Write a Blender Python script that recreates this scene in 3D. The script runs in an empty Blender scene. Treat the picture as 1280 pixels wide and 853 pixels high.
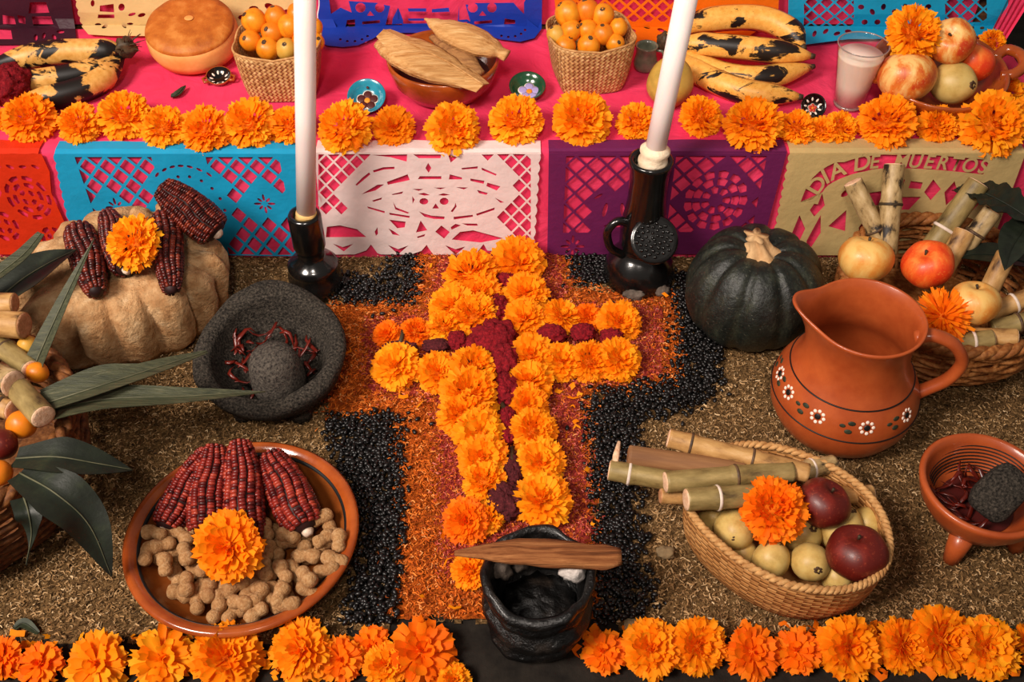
import bpy, bmesh, math, random
import numpy as np
from mathutils import Vector, Matrix, noise, Euler

# ------------------------------------------------------------------ camera, world, light, exposure
S = bpy.context.scene
COL = S.collection
F = 1300.0                      # focal length in pixels of a 1280 wide frame
H = 1.05                        # camera height over the floor
PITCH = math.radians(45.0)
cam = bpy.data.cameras.new('camera'); cam.sensor_width = 36.0; cam.lens = 36.0*F/1280.0
cam.clip_start = .02
camo = bpy.data.objects.new('camera', cam); COL.objects.link(camo)
camo.location = (0, 0, H); camo.rotation_euler = (math.pi/2-PITCH, 0, 0)
S.camera = camo
S.view_settings.view_transform = 'Standard'; S.view_settings.look = 'None'
S.view_settings.gamma = 1.0; S.view_settings.exposure = 0.0
S.view_settings.use_curve_mapping = False

W = bpy.data.worlds.new('room_light'); S.world = W; W.use_nodes = True
bg = W.node_tree.nodes['Background']; bg.inputs[0].default_value = (1.0, .86, .76, 1); bg.inputs[1].default_value = .19

def area(name, loc, target, size, power, color):
    l = bpy.data.lights.new(name, 'AREA'); l.shape = 'DISK'; l.size = size; l.energy = power; l.color = color
    o = bpy.data.objects.new(name, l); COL.objects.link(o); o.location = loc
    d = Vector(target)-Vector(loc); o.rotation_euler = d.to_track_quat('-Z', 'Y').to_euler()
    return o
area('room_lamp', (-1.6, -.35, 2.35), (.05, 1.05, .1), .95, 118, (1.0, .88, .78))
sl = bpy.data.lights.new('added_step_fill', 'SPOT'); sl.energy = 105; sl.color = (1.0, .88, .78); sl.spot_size = math.radians(46); sl.spot_blend = 1.0; sl.shadow_soft_size = .16  # added spot to lift the step above the floor; no such lamp is known
so = bpy.data.objects.new('added_step_fill', sl); COL.objects.link(so); so.location = (-.08, -.45, 2.0)
so.rotation_euler = (Vector((0, 1.42, .22))-so.location).to_track_quat('-Z', 'Y').to_euler()

# ------------------------------------------------------------------ pixels to places
_c, _s = math.cos(PITCH), math.sin(PITCH)
def ray(u, v):
    x = (u-640)/F; y = -(v-426.5)/F
    return Vector((x, _c+y*_s, -_s+y*_c))
def P(u, v, z=0.0):
    d = ray(u, v); t = (z-H)/d.z
    return Vector((0, 0, H))+d*t
def PY(u, v, Y):
    d = ray(u, v); t = Y/d.y
    return Vector((0, 0, H))+d*t
def ppm(p):                      # metres per pixel at a point
    q = Vector(p)-Vector((0, 0, H))
    return (q.y*_c-q.z*_s)/F

# ------------------------------------------------------------------ materials
def lin(h):
    if isinstance(h, str):
        h = h.lstrip('#'); c = [int(h[i:i+2], 16)/255 for i in (0, 2, 4)]
    else: c = h
    return tuple((x/12.92 if x <= .04045 else ((x+.055)/1.055)**2.4) for x in c)+(1.0,)
class NT:
    def __init__(s, name):
        s.m = bpy.data.materials.new(name); s.m.use_nodes = True; s.t = s.m.node_tree
        s.n = s.t.nodes; s.b = s.n['Principled BSDF']; s.out = s.n['Material Output']
    def node(s, typ, **kw):
        n = s.n.new(typ)
        for k, v in kw.items():
            if k.startswith('i_'):
                key = k[2:]; key = int(key) if key.isdigit() else key.replace('_', ' ')
                n.inputs[key].default_value = v
            else: setattr(n, k, v)
        return n
    def link(s, a, b): s.t.links.new(a, b)
    def ramp(s, fac, stops, interp='LINEAR'):
        r = s.n.new('ShaderNodeValToRGB'); r.color_ramp.interpolation = interp
        e = r.color_ramp.elements
        while len(e) < len(stops): e.new(.5)
        for k, (p, c) in enumerate(stops): e[k].position = p; e[k].color = lin(c)
        if fac is not None: s.link(fac, r.inputs[0])
        return r.outputs[0]
    def noise(s, scale, detail=4, rough=.6, vec=None, dist=0):
        n = s.node('ShaderNodeTexNoise'); n.inputs['Scale'].default_value = scale; n.inputs['Detail'].default_value = detail
        n.inputs['Roughness'].default_value = rough; n.inputs['Distortion'].default_value = dist
        if vec is None: vec = s.coord()
        s.link(vec, n.inputs['Vector']); return n.outputs['Fac']
    def coord(s, stretch=(1, 1, 1), kind='Object'):
        tc = s.node('ShaderNodeTexCoord'); mp = s.node('ShaderNodeMapping'); mp.inputs['Scale'].default_value = stretch
        s.link(tc.outputs[kind], mp.inputs[0]); return mp.outputs[0]
    def mix(s, fac, a, b, mode='MIX'):
        m = s.node('ShaderNodeMix', data_type='RGBA', blend_type=mode)
        for sock, v in ((m.inputs[0], fac), (m.inputs[6], a), (m.inputs[7], b)):
            if isinstance(v, (int, float)): sock.default_value = v
            elif isinstance(v, str): sock.default_value = lin(v)
            else: s.link(v, sock)
        return m.outputs[2]
    def math(s, op, a, b=None):
        m = s.node('ShaderNodeMath', operation=op)
        for sock, v in ((m.inputs[0], a), (m.inputs[1], b)):
            if v is None: continue
            if isinstance(v, (int, float)): sock.default_value = v
            else: s.link(v, sock)
        return m.outputs[0]
    def bump(s, h, strength=.4, dist=.002):
        b = s.node('ShaderNodeBump'); b.inputs['Strength'].default_value = strength; b.inputs['Distance'].default_value = dist
        s.link(h, b.inputs['Height']); s.link(b.outputs[0], s.b.inputs['Normal'])
    def color(s, c):
        if isinstance(c, str): s.b.inputs['Base Color'].default_value = lin(c)
        else: s.link(c, s.b.inputs['Base Color'])
    def set(s, rough=.5, spec=.5, coat=0, sss=0, metal=0):
        s.b.inputs['Roughness'].default_value = rough; s.b.inputs['Specular IOR Level'].default_value = spec
        s.b.inputs['Coat Weight'].default_value = coat; s.b.inputs['Coat Roughness'].default_value = .12
        s.b.inputs['Subsurface Weight'].default_value = sss; s.b.inputs['Subsurface Radius'].default_value = (.006, .003, .002)
        s.b.inputs['Subsurface Scale'].default_value = 1.0; s.b.inputs['Metallic'].default_value = metal
    def translucent(s, fac, color):
        t = s.node('ShaderNodeBsdfTranslucent'); mx = s.node('ShaderNodeMixShader'); mx.inputs[0].default_value = fac
        if isinstance(color, str): t.inputs[0].default_value = lin(color)
        else: s.link(color, t.inputs[0])
        s.link(s.b.outputs[0], mx.inputs[1]); s.link(t.outputs[0], mx.inputs[2]); s.link(mx.outputs[0], s.out.inputs[0])
    def island(s):
        return s.node('ShaderNodeNewGeometry').outputs['Random Per Island']
    def objrand(s):
        return s.node('ShaderNodeObjectInfo').outputs['Random']

def simple(name, stops, scale=40, detail=5, rough=.6, spec=.4, bump=0, bscale=None, bdist=.002, stretch=(1, 1, 1), coat=0, sss=0, rnd=None):
    t = NT(name); v = t.coord(stretch)
    if isinstance(stops, str): col = None; t.color(stops)
    else:
        col = t.ramp(t.noise(scale, detail, .6, v), stops)
        if rnd: col = t.mix(t.math('MULTIPLY', t.objrand(), rnd[1]), col, rnd[0])
        t.color(col)
    t.set(rough, spec, coat, sss)
    if bump: t.bump(t.noise(bscale or scale, 6, .65, v), bump, bdist)
    return t.m

def islandmat(name, stops, rough=.7, spec=.3, trans=0, objmix=None, coat=0):
    t = NT(name); c = t.ramp(t.island(), stops)
    if objmix: c = t.mix(t.math('MULTIPLY', t.objrand(), objmix[1]), c, objmix[0])
    t.color(c); t.set(rough, spec, coat)
    if trans: t.translucent(trans, c)
    return t.m

def weave(name, dark, mid, light, k, rough=.6, diag=True, strength=.8):
    t = NT(name); tc = t.node('ShaderNodeTexCoord'); sp = t.node('ShaderNodeSeparateXYZ'); t.link(tc.outputs['UV'], sp.inputs[0])
    if diag:
        p = t.math('MULTIPLY', t.math('ADD', sp.outputs[0], sp.outputs[1]), k*.707); q = t.math('MULTIPLY', t.math('SUBTRACT', sp.outputs[0], sp.outputs[1]), k*.707)
    else:
        p = t.math('MULTIPLY', sp.outputs[0], k*.55); q = t.math('MULTIPLY', sp.outputs[1], k)
    cb = t.node('ShaderNodeCombineXYZ'); t.link(p, cb.inputs[0]); t.link(q, cb.inputs[1]); cb.inputs[2].default_value = .5
    ck = t.node('ShaderNodeTexChecker'); ck.inputs['Scale'].default_value = 1.0; t.link(cb.outputs[0], ck.inputs[0])
    a = t.math('ABSOLUTE', t.math('SINE', t.math('MULTIPLY', p, math.pi))); b = t.math('ABSOLUTE', t.math('SINE', t.math('MULTIPLY', q, math.pi)))
    m = t.node('ShaderNodeMix', data_type='FLOAT'); t.link(ck.outputs['Fac'], m.inputs[0]); t.link(a, m.inputs[2]); t.link(b, m.inputs[3])
    h = m.outputs[0]
    wn = t.node('ShaderNodeTexWhiteNoise', noise_dimensions='3D'); fl = t.node('ShaderNodeVectorMath', operation='FLOOR'); t.link(cb.outputs[0], fl.inputs[0]); t.link(fl.outputs[0], wn.inputs['Vector'])
    c = t.ramp(t.math('ADD', t.math('MULTIPLY', wn.outputs['Value'], .45), t.math('MULTIPLY', t.noise(45, 4), .55)), [(.15, dark), (.5, mid), (.85, light)])
    c = t.mix(t.math('MULTIPLY', t.math('SUBTRACT', 1.0, h), .25), c, dark)
    t.color(c); t.set(rough, .3); t.bump(h, strength, .0016); return t.m

MAT = {}
MAT['ground'] = simple('dark_ground', [(.3, '#14100d'), (.7, '#2c2620')], 30, 6, .9, .2, .6, 60, .004)
MAT['wood'] = simple('step_wood', [(.3, '#4a2f1d'), (.7, '#7a5233')], 20, 4, .7, .3, .3, 40, .002, (1, 8, 8))
MAT['bed'] = simple('sawdust_bed', [(.3, '#302212'), (.5, '#6e5333'), (.75, '#99784e')], 260, 8, .95, .1, 1.0, 260, .004)
MAT['saw'] = islandmat('sawdust_natural', [(0, '#2c2014'), (.2, '#5e4528'), (.45, '#876640'), (.7, '#a58055'), (.92, '#bf9c70'), (1, '#d9bc92')], .9, .15)
MAT['saworange'] = islandmat('sawdust_orange', [(0, '#6e2c0c'), (.35, '#b04e14'), (.7, '#d4661c'), (.92, '#e68234'), (1, '#f0a868')], .9, .15)
MAT['sawpink'] = islandmat('sawdust_pink', [(0, '#74201c'), (.5, '#a83a32'), (.9, '#c45a4c'), (1, '#dc8a78')], .9, .15)
MAT['bedorange'] = simple('orange_bed', [(.3, '#7a300c'), (.7, '#b85a18')], 200, 6, .95, .1, 1, 260, .003)
MAT['bedpink'] = simple('pink_bed', [(.3, '#6a1c18'), (.7, '#a03a30')], 200, 6, .95, .1, 1, 260, .003)
MAT['bean'] = islandmat('black_bean', [(0, '#070606'), (.7, '#100e0e'), (1, '#1d1a19')], .36, .45)

def cloth_mat(name, c1, c2):
    t = NT(name); n = t.noise(9, 4); t.color(t.ramp(n, [(.3, c1), (.7, c2)])); t.set(.85, .2)
    v = t.coord((1, 1, 1)); t.bump(t.noise(16, 4, .5, v, .8), .8, .008); return t.m
MAT['pink'] = cloth_mat('pink_cloth', '#d62c54', '#e64066')
def paper_mat(name, c, tr=.12, rough=.5):
    t = NT(name); col = t.ramp(t.noise(14, 3), [(.3, tuple(x*.93 for x in [int(c[i:i+2], 16)/255 for i in (1, 3, 5)])), (.7, c)])
    t.color(col); t.set(rough, .4); t.bump(t.noise(22, 4), .45, .006)
    t.translucent(tr, col); return t.m
for k, c in dict(blue='#18a0cf', white='#f6e0dc', purple='#6e1f54', tan='#cdb277', red='#e2330f', plum='#3d1626', cream='#e8c98a', navy='#1a3fae', orange='#fb7a0a', cyan='#14a5d0').items():
    MAT['p_'+k] = paper_mat('tissue_'+k, c)

def marigold_mat(name, a, b, c):
    t = NT(name); g = t.island()
    tc = t.node('ShaderNodeTexCoord'); 
    col = t.ramp(g, [(0, a), (.5, b), (1, c)])
    col = t.mix(t.math('MULTIPLY', t.objrand(), .5), col, a)
    t.color(col); t.set(.7, .2); t.translucent(.32, col); return t.m
MAT['mari'] = marigold_mat('marigold_orange', '#ff8600', '#ffa008', '#ffb81e')
MAT['marideep'] = marigold_mat('marigold_deep', '#f56a00', '#ff8204', '#ff9a10')
MAT['calyx'] = simple('calyx_green', [(.3, '#3a4a1a'), (.7, '#56662a')], 60)
MAT['celosia'] = simple('celosia_red', [(.3, '#5e0d18'), (.55, '#8f1520'), (.8, '#b92a30')], 260, 4, .85, .2, 1.0, 420, .003)
MAT['celosiadark'] = simple('celosia_mauve', [(.3, '#3a1518'), (.55, '#5d2126'), (.8, '#80383a')], 260, 4, .85, .2, 1.0, 420, .003)
MAT['stem'] = simple('dark_stem', [(.3, '#2a1d12'), (.7, '#4a3a22')], 80)

def clay(name, a, b, rough=.32, coat=.35, stretch=(1, 1, 1)):
    t = NT(name); c = t.ramp(t.noise(28, 6, .6, t.coord(stretch)), [(.3, a), (.7, b)]); c = t.mix(t.math('MULTIPLY', t.noise(420, 2), .3), c, a)
    t.color(c); t.set(rough, .4, coat); t.bump(t.noise(160, 4), .08, .001); return t.m
MAT['clay'] = clay('terracotta', '#9c421c', '#ba5a2a', .38, .25)
MAT['clayin'] = clay('glazed_clay', '#8c3a12', '#b55a22', .2, .6)
MAT['platein'] = clay('glazed_brown_plate', '#6e3512', '#8f4d1e', .22, .5)
MAT['blackclay'] = simple('black_clay', [(.3, '#060606'), (.7, '#141312')], 30, 4, .2, .5, .15, 60, .002, coat=.4)
MAT['blackpot'] = simple('sooty_black_clay', [(.35, '#050505'), (.55, '#100e0d'), (.68, '#2a231e'), (.8, '#55463a')], 34, 8, .34, .45, .8, 55, .006, coat=.15)
MAT['blackbrush'] = simple('black_paint', '#100d0c', rough=.5)
MAT['wax'] = simple('candle_wax', [(.3, '#f0dcd6'), (.7, '#f8eae6')], 8, 2, .45, .4, sss=.35)
MAT['tape'] = simple('cream_paper_wrap', [(.3, '#e6c9a4'), (.7, '#f5e2c6')], 60, 4, .7, .3, .8, 50, .004)
MAT['tapeold'] = simple('brown_wrap', [(.3, '#c99a55'), (.7, '#e2bb78')], 60, 4, .7, .3, .8, 50, .004)
MAT['stone'] = simple('pale_stone', [(.2, '#7d5433'), (.42, '#b98a5c'), (.6, '#d4ab7c'), (.8, '#ecd0a8')], 46, 10, .92, .15, 1.0, 130, .006)
MAT['basalt'] = simple('basalt', [(.34, '#181513'), (.5, '#3b3630'), (.66, '#574f46'), (.8, '#7a7064')], 330, 5, .95, .15, 1.0, 380, .004)
MAT['pestle'] = simple('basalt_pestle', [(.34, '#262220'), (.5, '#4a443e'), (.7, '#665e54')], 300, 5, .92, .15, .8, 380, .003)
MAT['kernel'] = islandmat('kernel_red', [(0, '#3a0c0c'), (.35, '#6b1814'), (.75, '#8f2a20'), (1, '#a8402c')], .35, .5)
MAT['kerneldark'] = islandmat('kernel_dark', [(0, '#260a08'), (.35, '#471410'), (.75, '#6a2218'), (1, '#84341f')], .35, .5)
MAT['cob'] = simple('cob_dark', [(.3, '#1c0a0a'), (.7, '#351412')], 60)
MAT['cobtip'] = simple('cob_tip', [(.3, '#c9a58a'), (.7, '#f0dcc8')], 120, 4, .9, .2, .6, 200, .002)
MAT['peanut'] = simple('peanut_shell', [(.25, '#96643c'), (.5, '#c29362'), (.8, '#e0ba8c')], 240, 6, .9, .15, 1.0, 480, .003, rnd=('#8a5c34', .4))
MAT['tejo'] = simple('tejocote', [(.25, '#b8600c'), (.45, '#e68c14'), (.8, '#f2a828')], 60, 7, .4, .45, .1, 200, .001, sss=.1, rnd=('#d85f0c', .55))
MAT['tejogreen'] = simple('tejocote_greenish', [(.25, '#b07a28'), (.5, '#cf9a3a'), (.8, '#dcb052')], 30, 4, .45, .4)
MAT['fruitend'] = simple('blossom_end', [(.3, '#2b1a10'), (.7, '#5c4026')], 200)
def apple_mat(name, red, mid, yel, lo=.4, hi=.62):
    t = NT(name); n = t.noise(26, 6, .6, t.coord((1, 1, .6)), .5)
    c = t.ramp(n, [(lo, yel), ((lo+hi)/2, mid), (hi, red)])
    sp = t.noise(300, 2); c = t.mix(t.ramp(sp, [(.60, '#000000'), (.68, '#aaaaaa')]), c, yel)
    t.color(c); t.set(.46, .45, .06, .05); t.bump(t.noise(220, 4), .08, .001); return t.m
MAT['appler'] = apple_mat('apple_dark_red', '#5e140c', '#7d2014', '#a5482a', .22, .46)
MAT['appleo'] = apple_mat('apple_orange_red', '#d63a12', '#e85c1e', '#ef8c3c', .34, .6)
MAT['appley'] = apple_mat('apple_yellow_blush', '#d2701e', '#dd9440', '#e6b868', .42, .72)
MAT['applem'] = apple_mat('apple_mixed', '#bf3b14', '#d77a2c', '#e8bb70', .42, .62)
MAT['guava'] = simple('guava_skin', [(.25, '#a8803c'), (.5, '#cfae66'), (.8, '#e0c682')], 50, 8, .45, .4, .15, 120, .001, sss=.08, rnd=('#b59a52', .4))
MAT['melon'] = simple('yellow_fruit', [(.25, '#8a7430'), (.5, '#c29a44'), (.8, '#d6b25c')], 30, 6, .5, .35, .2, 140, .001)
def banana_mat():
    t = NT('banana_ripe'); n = t.noise(34, 8, .62, t.coord((.5, 1, 1)), .6); f = t.noise(120, 3)
    y = t.ramp(f, [(.3, '#e09a3c'), (.7, '#f2b75a')]); m = t.ramp(n, [(.545, '#000000'), (.575, '#ffffff')]); y = t.mix(t.ramp(t.noise(420, 3), [(.62, '#000000'), (.68, '#bbbbbb')]), y, '#5a3a1c')
    t.color(t.mix(m, y, '#1c140f')); t.set(.45, .4); t.bump(f, .1, .001); return t.m
MAT['banana'] = banana_mat()
def banana2():
    t = NT('banana_overripe'); n = t.noise(30, 8, .60, t.coord((.6, 1, 1)), .6); f = t.noise(120, 3)
    y = t.ramp(f, [(.3, '#c98d3c'), (.7, '#e6b060')]); m = t.ramp(n, [(.455, '#000000'), (.485, '#ffffff')])
    t.color(t.mix(m, y, '#17120f')); t.set(.45, .4); return t.m
MAT['bananaold'] = banana2()
MAT['bananastem'] = simple('banana_stem', [(.3, '#241a10'), (.7, '#57432a')], 120)
MAT['bread'] = simple('bread_side', [(.3, '#d98a3e'), (.7, '#f0b068')], 22, 5, .7, .3, .25, 60, .003)
MAT['crust'] = simple('bread_crust', [(.25, '#8a3e0e'), (.5, '#b8661f'), (.75, '#d98f42')], 34, 9, .55, .35, .45, 160, .002)
MAT['leaf'] = simple('sword_leaf', [(.3, '#2c3122'), (.6, '#484a34'), (.85, '#716a4e')], 40, 5, .5, .35, .5, 70, .002, (.5, 8, 8))
MAT['darkleaf'] = simple('dark_leaf', [(.3, '#0f140d'), (.6, '#1c2317'), (.85, '#333a24')], 40, 6, .5, .45, .4, 60, .002)
MAT['rib'] = simple('leaf_rib', [(.3, '#3f4330'), (.7, '#65634a')], 60)
MAT['glassrim'] = simple('glass_rim', '#8f7f78', rough=.08, spec=.8)
MAT['dryleaf'] = simple('dry_dark_leaf', [(.3, '#1d2417'), (.7, '#39402a')], 90)
MAT['pumpkin'] = None
def pumpkin():
    t = NT('pumpkin_green'); v = t.coord((1, 1, .35)); n = t.noise(60, 9, .7, v); f = t.noise(330, 4)
    c = t.ramp(n, [(.35, '#0c100d'), (.52, '#191d17'), (.68, '#32362a'), (.85, '#5c5232')]); c = t.mix(t.ramp(f, [(.62, '#000000'), (.72, '#aaaaaa')]), c, '#7d7a66')
    t.color(c); t.set(.45, .45); t.bump(t.noise(110, 7), .5, .004); return t.m
MAT['pumpkin'] = pumpkin()
MAT['pumpstem'] = simple('pumpkin_stem', [(.3, '#a8794a'), (.7, '#dab585')], 40, 5, .8, .3, .8, 80, .003, (1, 1, .3))
MAT['cane'] = simple('sugarcane', [(.3, '#40301c'), (.44, '#7f6a3e'), (.6, '#978150'), (.8, '#bb9f68')], 70, 8, .5, .4, .25, 120, .001, (.35, 1, 1))
MAT['canetan'] = simple('sugarcane_tan', [(.32, '#4a2f1c'), (.45, '#a87c48'), (.6, '#c2965c'), (.8, '#dcb888')], 70, 8, .5, .4, .25, 120, .001, (.4, 1, 1))
MAT['caneblot'] = simple('sugarcane_blotched', [(.38, '#241a12'), (.46, '#9c8054'), (.6, '#bb9f70'), (.8, '#d9c09a')], 75, 8, .5, .4, .25, 120, .001, (.5, 1, 1))
MAT['canepurple'] = simple('sugarcane_sheath', [(.3, '#5e3a26'), (.5, '#8f6440'), (.75, '#bb9468')], 30, 6, .7, .3, .5, 60, .001, (.1, 1, 1))
MAT['canenode'] = simple('cane_node', [(.3, '#2a1c14'), (.7, '#6a4e34')], 120)
MAT['canering'] = simple('cane_ring_pale', [(.3, '#cbb3a0'), (.7, '#eddccf')], 120)
MAT['canecut'] = simple('cane_cut_face', [(.3, '#d3a17c'), (.7, '#f0cbaa')], 150, 5, .9, .2, .8, 260, .002)
MAT['canecutbrown'] = simple('cane_cut_brown', [(.3, '#a8714a'), (.7, '#cf9a70')], 150, 5, .9, .2, .8, 260, .002)
MAT['husk'] = simple('corn_husk', [(.3, '#b0763c'), (.55, '#d4a064'), (.8, '#e6bd86')], 18, 6, .75, .3, .9, 30, .003, (1, 10, 10))
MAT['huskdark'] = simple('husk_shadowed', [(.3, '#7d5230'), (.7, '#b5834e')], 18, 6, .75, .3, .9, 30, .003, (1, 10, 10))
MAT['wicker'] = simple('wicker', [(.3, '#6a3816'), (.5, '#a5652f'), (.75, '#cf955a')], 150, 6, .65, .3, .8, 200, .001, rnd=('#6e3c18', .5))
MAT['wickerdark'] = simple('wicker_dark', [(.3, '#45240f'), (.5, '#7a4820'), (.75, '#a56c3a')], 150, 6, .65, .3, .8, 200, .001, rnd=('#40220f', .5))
MAT['palm'] = weave('palm_weave', '#8f5e30', '#c4935a', '#e0b880', 230)
MAT['palmrow'] = weave('palm_row_weave', '#7d4c24', '#bd8348', '#dba567', 230, diag=False)
MAT['palmrim'] = simple('palm_rim', [(.3, '#a06c3a'), (.7, '#d8a86c')], 120, 5, .7, .3, .5, 200, .001)
MAT['chili'] = islandmat('dried_chili', [(0, '#300806'), (.5, '#5e140c'), (1, '#8a2c14')], .32, .5, objmix=('#2a0806', .6))
MAT['stick'] = simple('split_wood', [(.3, '#3a1c0c'), (.45, '#7d4826'), (.6, '#a0673c'), (.8, '#c08654')], 60, 8, .85, .2, 1.0, 70, .004, (.12, 3, 3))
MAT['resin'] = simple('white_resin', [(.3, '#b5a8a0'), (.7, '#efe6df')], 60, 5, .6, .4, .8, 90, .004)
MAT['ash'] = simple('grey_ash', [(.3, '#3f3731'), (.7, '#77695e')], 60, 5, .85, .2, .9, 90, .004)
MAT['whitepaint'] = simple('white_paint', '#f2dfcf', rough=.5)
MAT['redpaint'] = simple('red_paint', '#c03a20', rough=.5)
MAT['orangepaint'] = simple('orange_paint', '#f08a1c', rough=.5)
MAT['lilac'] = simple('lilac_paint', '#a596c8', rough=.5)
MAT['maroon'] = simple('maroon_paint', '#4a1410', rough=.5)
MAT['turq'] = simple('turquoise_glaze', [(.3, '#0f6f86'), (.7, '#2390a8')], 40, 4, .2, .5, coat=.5)
MAT['greenglaze'] = simple('green_glaze', [(.3, '#143a24'), (.7, '#225233')], 40, 4, .18, .5, coat=.5)
MAT['blackglaze'] = simple('black_glaze', '#0b0909', rough=.18, coat=.5)
MAT['mug'] = simple('grey_green_glaze', [(.3, '#56594a'), (.7, '#80826c')], 40, 4, .25, .5, coat=.4)
MAT['pebble'] = simple('pebble', [(.3, '#6e5a40'), (.7, '#98805c')], 60, 5, .9)
def glass_mat():
    t = NT('clear_glass'); tr = t.node('ShaderNodeBsdfTransparent'); tr.inputs[0].default_value = (.97, .97, .96, 1); gl = t.node('ShaderNodeBsdfGlossy'); gl.inputs['Roughness'].default_value = .03
    fr = t.node('ShaderNodeLayerWeight'); fr.inputs[0].default_value = .3; mx = t.node('ShaderNodeMixShader'); t.link(t.math('ADD', t.math('MULTIPLY', t.math('POWER', fr.outputs['Facing'], 2.5), .7), .06), mx.inputs[0]); t.link(tr.outputs[0], mx.inputs[1]); t.link(gl.outputs[0], mx.inputs[2]); t.link(mx.outputs[0], t.out.inputs[0]); return t.m
MAT['glass'] = glass_mat()
MAT['milk'] = simple('milky_atole', [(.3, '#f0d6c4'), (.7, '#f8e6da')], 12, 3, .5, .4, sss=.2)

# ------------------------------------------------------------------ geometry helpers
class G:
    def __init__(s): s.v = []; s.f = []; s.uv = None
    def add(s, vs, fs, M=None):
        o = len(s.v)
        s.v += [tuple(M@Vector(p)) if M is not None else tuple(p) for p in vs]
        s.f += [tuple(i+o for i in f) for f in fs]; return s
    def lathe(s, prof, seg=32, M=None, fn=None):
        vs = []; fs = []
        for (r, z) in prof:
            for k in range(seg):
                a = 2*math.pi*k/seg; p = (r*math.cos(a), r*math.sin(a), z)
                vs.append(fn(p, a, r, z) if fn else p)
        n = len(prof)
        for i in range(n-1):
            for k in range(seg):
                k2 = (k+1) % seg; fs.append((i*seg+k, i*seg+k2, (i+1)*seg+k2, (i+1)*seg+k))
        return s.add(vs, fs, M)
    def tube(s, path, rad, seg=8, M=None, caps=True, flat=1.0, closed=False, up=(0, 0, 1), twist=0):
        n = len(path); path = [Vector(p) for p in path]
        if not hasattr(rad, '__len__'): rad = [rad]*n
        vs = []; fs = []; prev = None
        for i, p in enumerate(path):
            a = path[(i-1) % n] if (closed or i > 0) else p; b = path[(i+1) % n] if (closed or i < n-1) else p
            t = (b-a).normalized() if (b-a).length > 1e-9 else Vector((1, 0, 0))
            if prev is None:
                x = t.cross(Vector(up)); 
                if x.length < 1e-3: x = t.cross(Vector((1, 0, 0)))
            else: x = prev-t*prev.dot(t)
            x.normalize(); prev = x; y = t.cross(x)
            for k in range(seg):
                an = 2*math.pi*k/seg+twist; vs.append(p+x*(rad[i]*math.cos(an))+y*(rad[i]*flat*math.sin(an)))
        m = n if closed else n-1
        for i in range(m):
            j = (i+1) % n
            for k in range(seg):
                k2 = (k+1) % seg; fs.append((i*seg+k, i*seg+k2, j*seg+k2, j*seg+k))
        if caps and not closed:
            fs.append(tuple(range(seg))[::-1]); fs.append(tuple((n-1)*seg+k for k in range(seg)))
        return s.add(vs, fs, M)
    def ell(s, c, r, seg=16, rings=10, M=None, fn=None):
        if not hasattr(r, '__len__'): r = (r, r, r)
        vs = [(0, 0, -1)]; fs = []
        for i in range(1, rings):
            ph = -math.pi/2+math.pi*i/rings
            for k in range(seg):
                a = 2*math.pi*k/seg; vs.append((math.cos(ph)*math.cos(a), math.cos(ph)*math.sin(a), math.sin(ph)))
        vs.append((0, 0, 1)); top = len(vs)-1
        for k in range(seg): fs.append((0, 1+(k+1) % seg, 1+k))
        for i in range(rings-2):
            for k in range(seg):
                a = 1+i*seg; k2 = (k+1) % seg; fs.append((a+k, a+k2, a+seg+k2, a+seg+k))
        a = 1+(rings-2)*seg
        for k in range(seg): fs.append((a+k, a+(k+1) % seg, top))
        out = []
        for p in vs:
            q = fn(Vector(p)) if fn else Vector(p)
            out.append((c[0]+q.x*r[0], c[1]+q.y*r[1], c[2]+q.z*r[2]))
        return s.add(out, fs, M)
    def grid(s, rows, closed=False, M=None):
        n = len(rows); m = len(rows[0]); vs = [p for r in rows for p in r]; fs = []
        for i in range(n-1):
            for k in range(m if closed else m-1):
                k2 = (k+1) % m; fs.append((i*m+k, i*m+k2, (i+1)*m+k2, (i+1)*m+k))
        return s.add(vs, fs, M)
    def box(s, lo, hi, M=None):
        (a, b, c), (d, e, f) = lo, hi
        return s.add([(a, b, c), (d, b, c), (d, e, c), (a, e, c), (a, b, f), (d, b, f), (d, e, f), (a, e, f)],
                     [(3, 2, 1, 0), (4, 5, 6, 7), (0, 1, 5, 4), (1, 2, 6, 5), (2, 3, 7, 6), (3, 0, 4, 7)], M)
    def mesh(s, name, smooth=True):
        me = bpy.data.meshes.new(name); me.from_pydata(s.v, [], s.f)
        if smooth: me.polygons.foreach_set('use_smooth', [True]*len(me.polygons))
        me.update(); return me

def obj(name, g, mat, parent=None, smooth=True, kind=None, label=None):
    me = g.mesh(name, smooth) if isinstance(g, G) else g
    if mat is not None and not me.materials: me.materials.append(MAT[mat] if isinstance(mat, str) else mat)
    o = bpy.data.objects.new(name, me); COL.objects.link(o)
    if parent is not None: o.parent = parent
    if kind: o['kind'] = kind
    if label: o['label'] = label
    return o
LABELS = {}
def tag(o, label, cat, group=None, kind=None):
    o['label'] = label; o['category'] = cat
    if group: o['group'] = group
    if kind: o['kind'] = kind
    return o
def thing(name, label, cat, loc=(0, 0, 0), rot=None, group=None):
    o = bpy.data.objects.new(name, None); COL.objects.link(o); o.empty_display_size = .02
    if isinstance(loc, Matrix): o.matrix_world = loc
    else:
        o.location = loc
        if rot is not None: o.rotation_euler = rot
    return tag(o, label, cat, group)
def axis(p0, p1, roll=0, up=(0, 0, 1)):     # matrix: local x from p0 to p1
    p0 = Vector(p0); x = (Vector(p1)-p0).normalized(); y = Vector(up).cross(x)
    if y.length < 1e-3: y = Vector((0, 1, 0)).cross(x)
    y.normalize(); z = x.cross(y)
    M = Matrix((x, y, z)).transposed().to_4x4()
    return Matrix.Translation(p0)@M@Matrix.Rotation(roll, 4, 'X')
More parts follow.
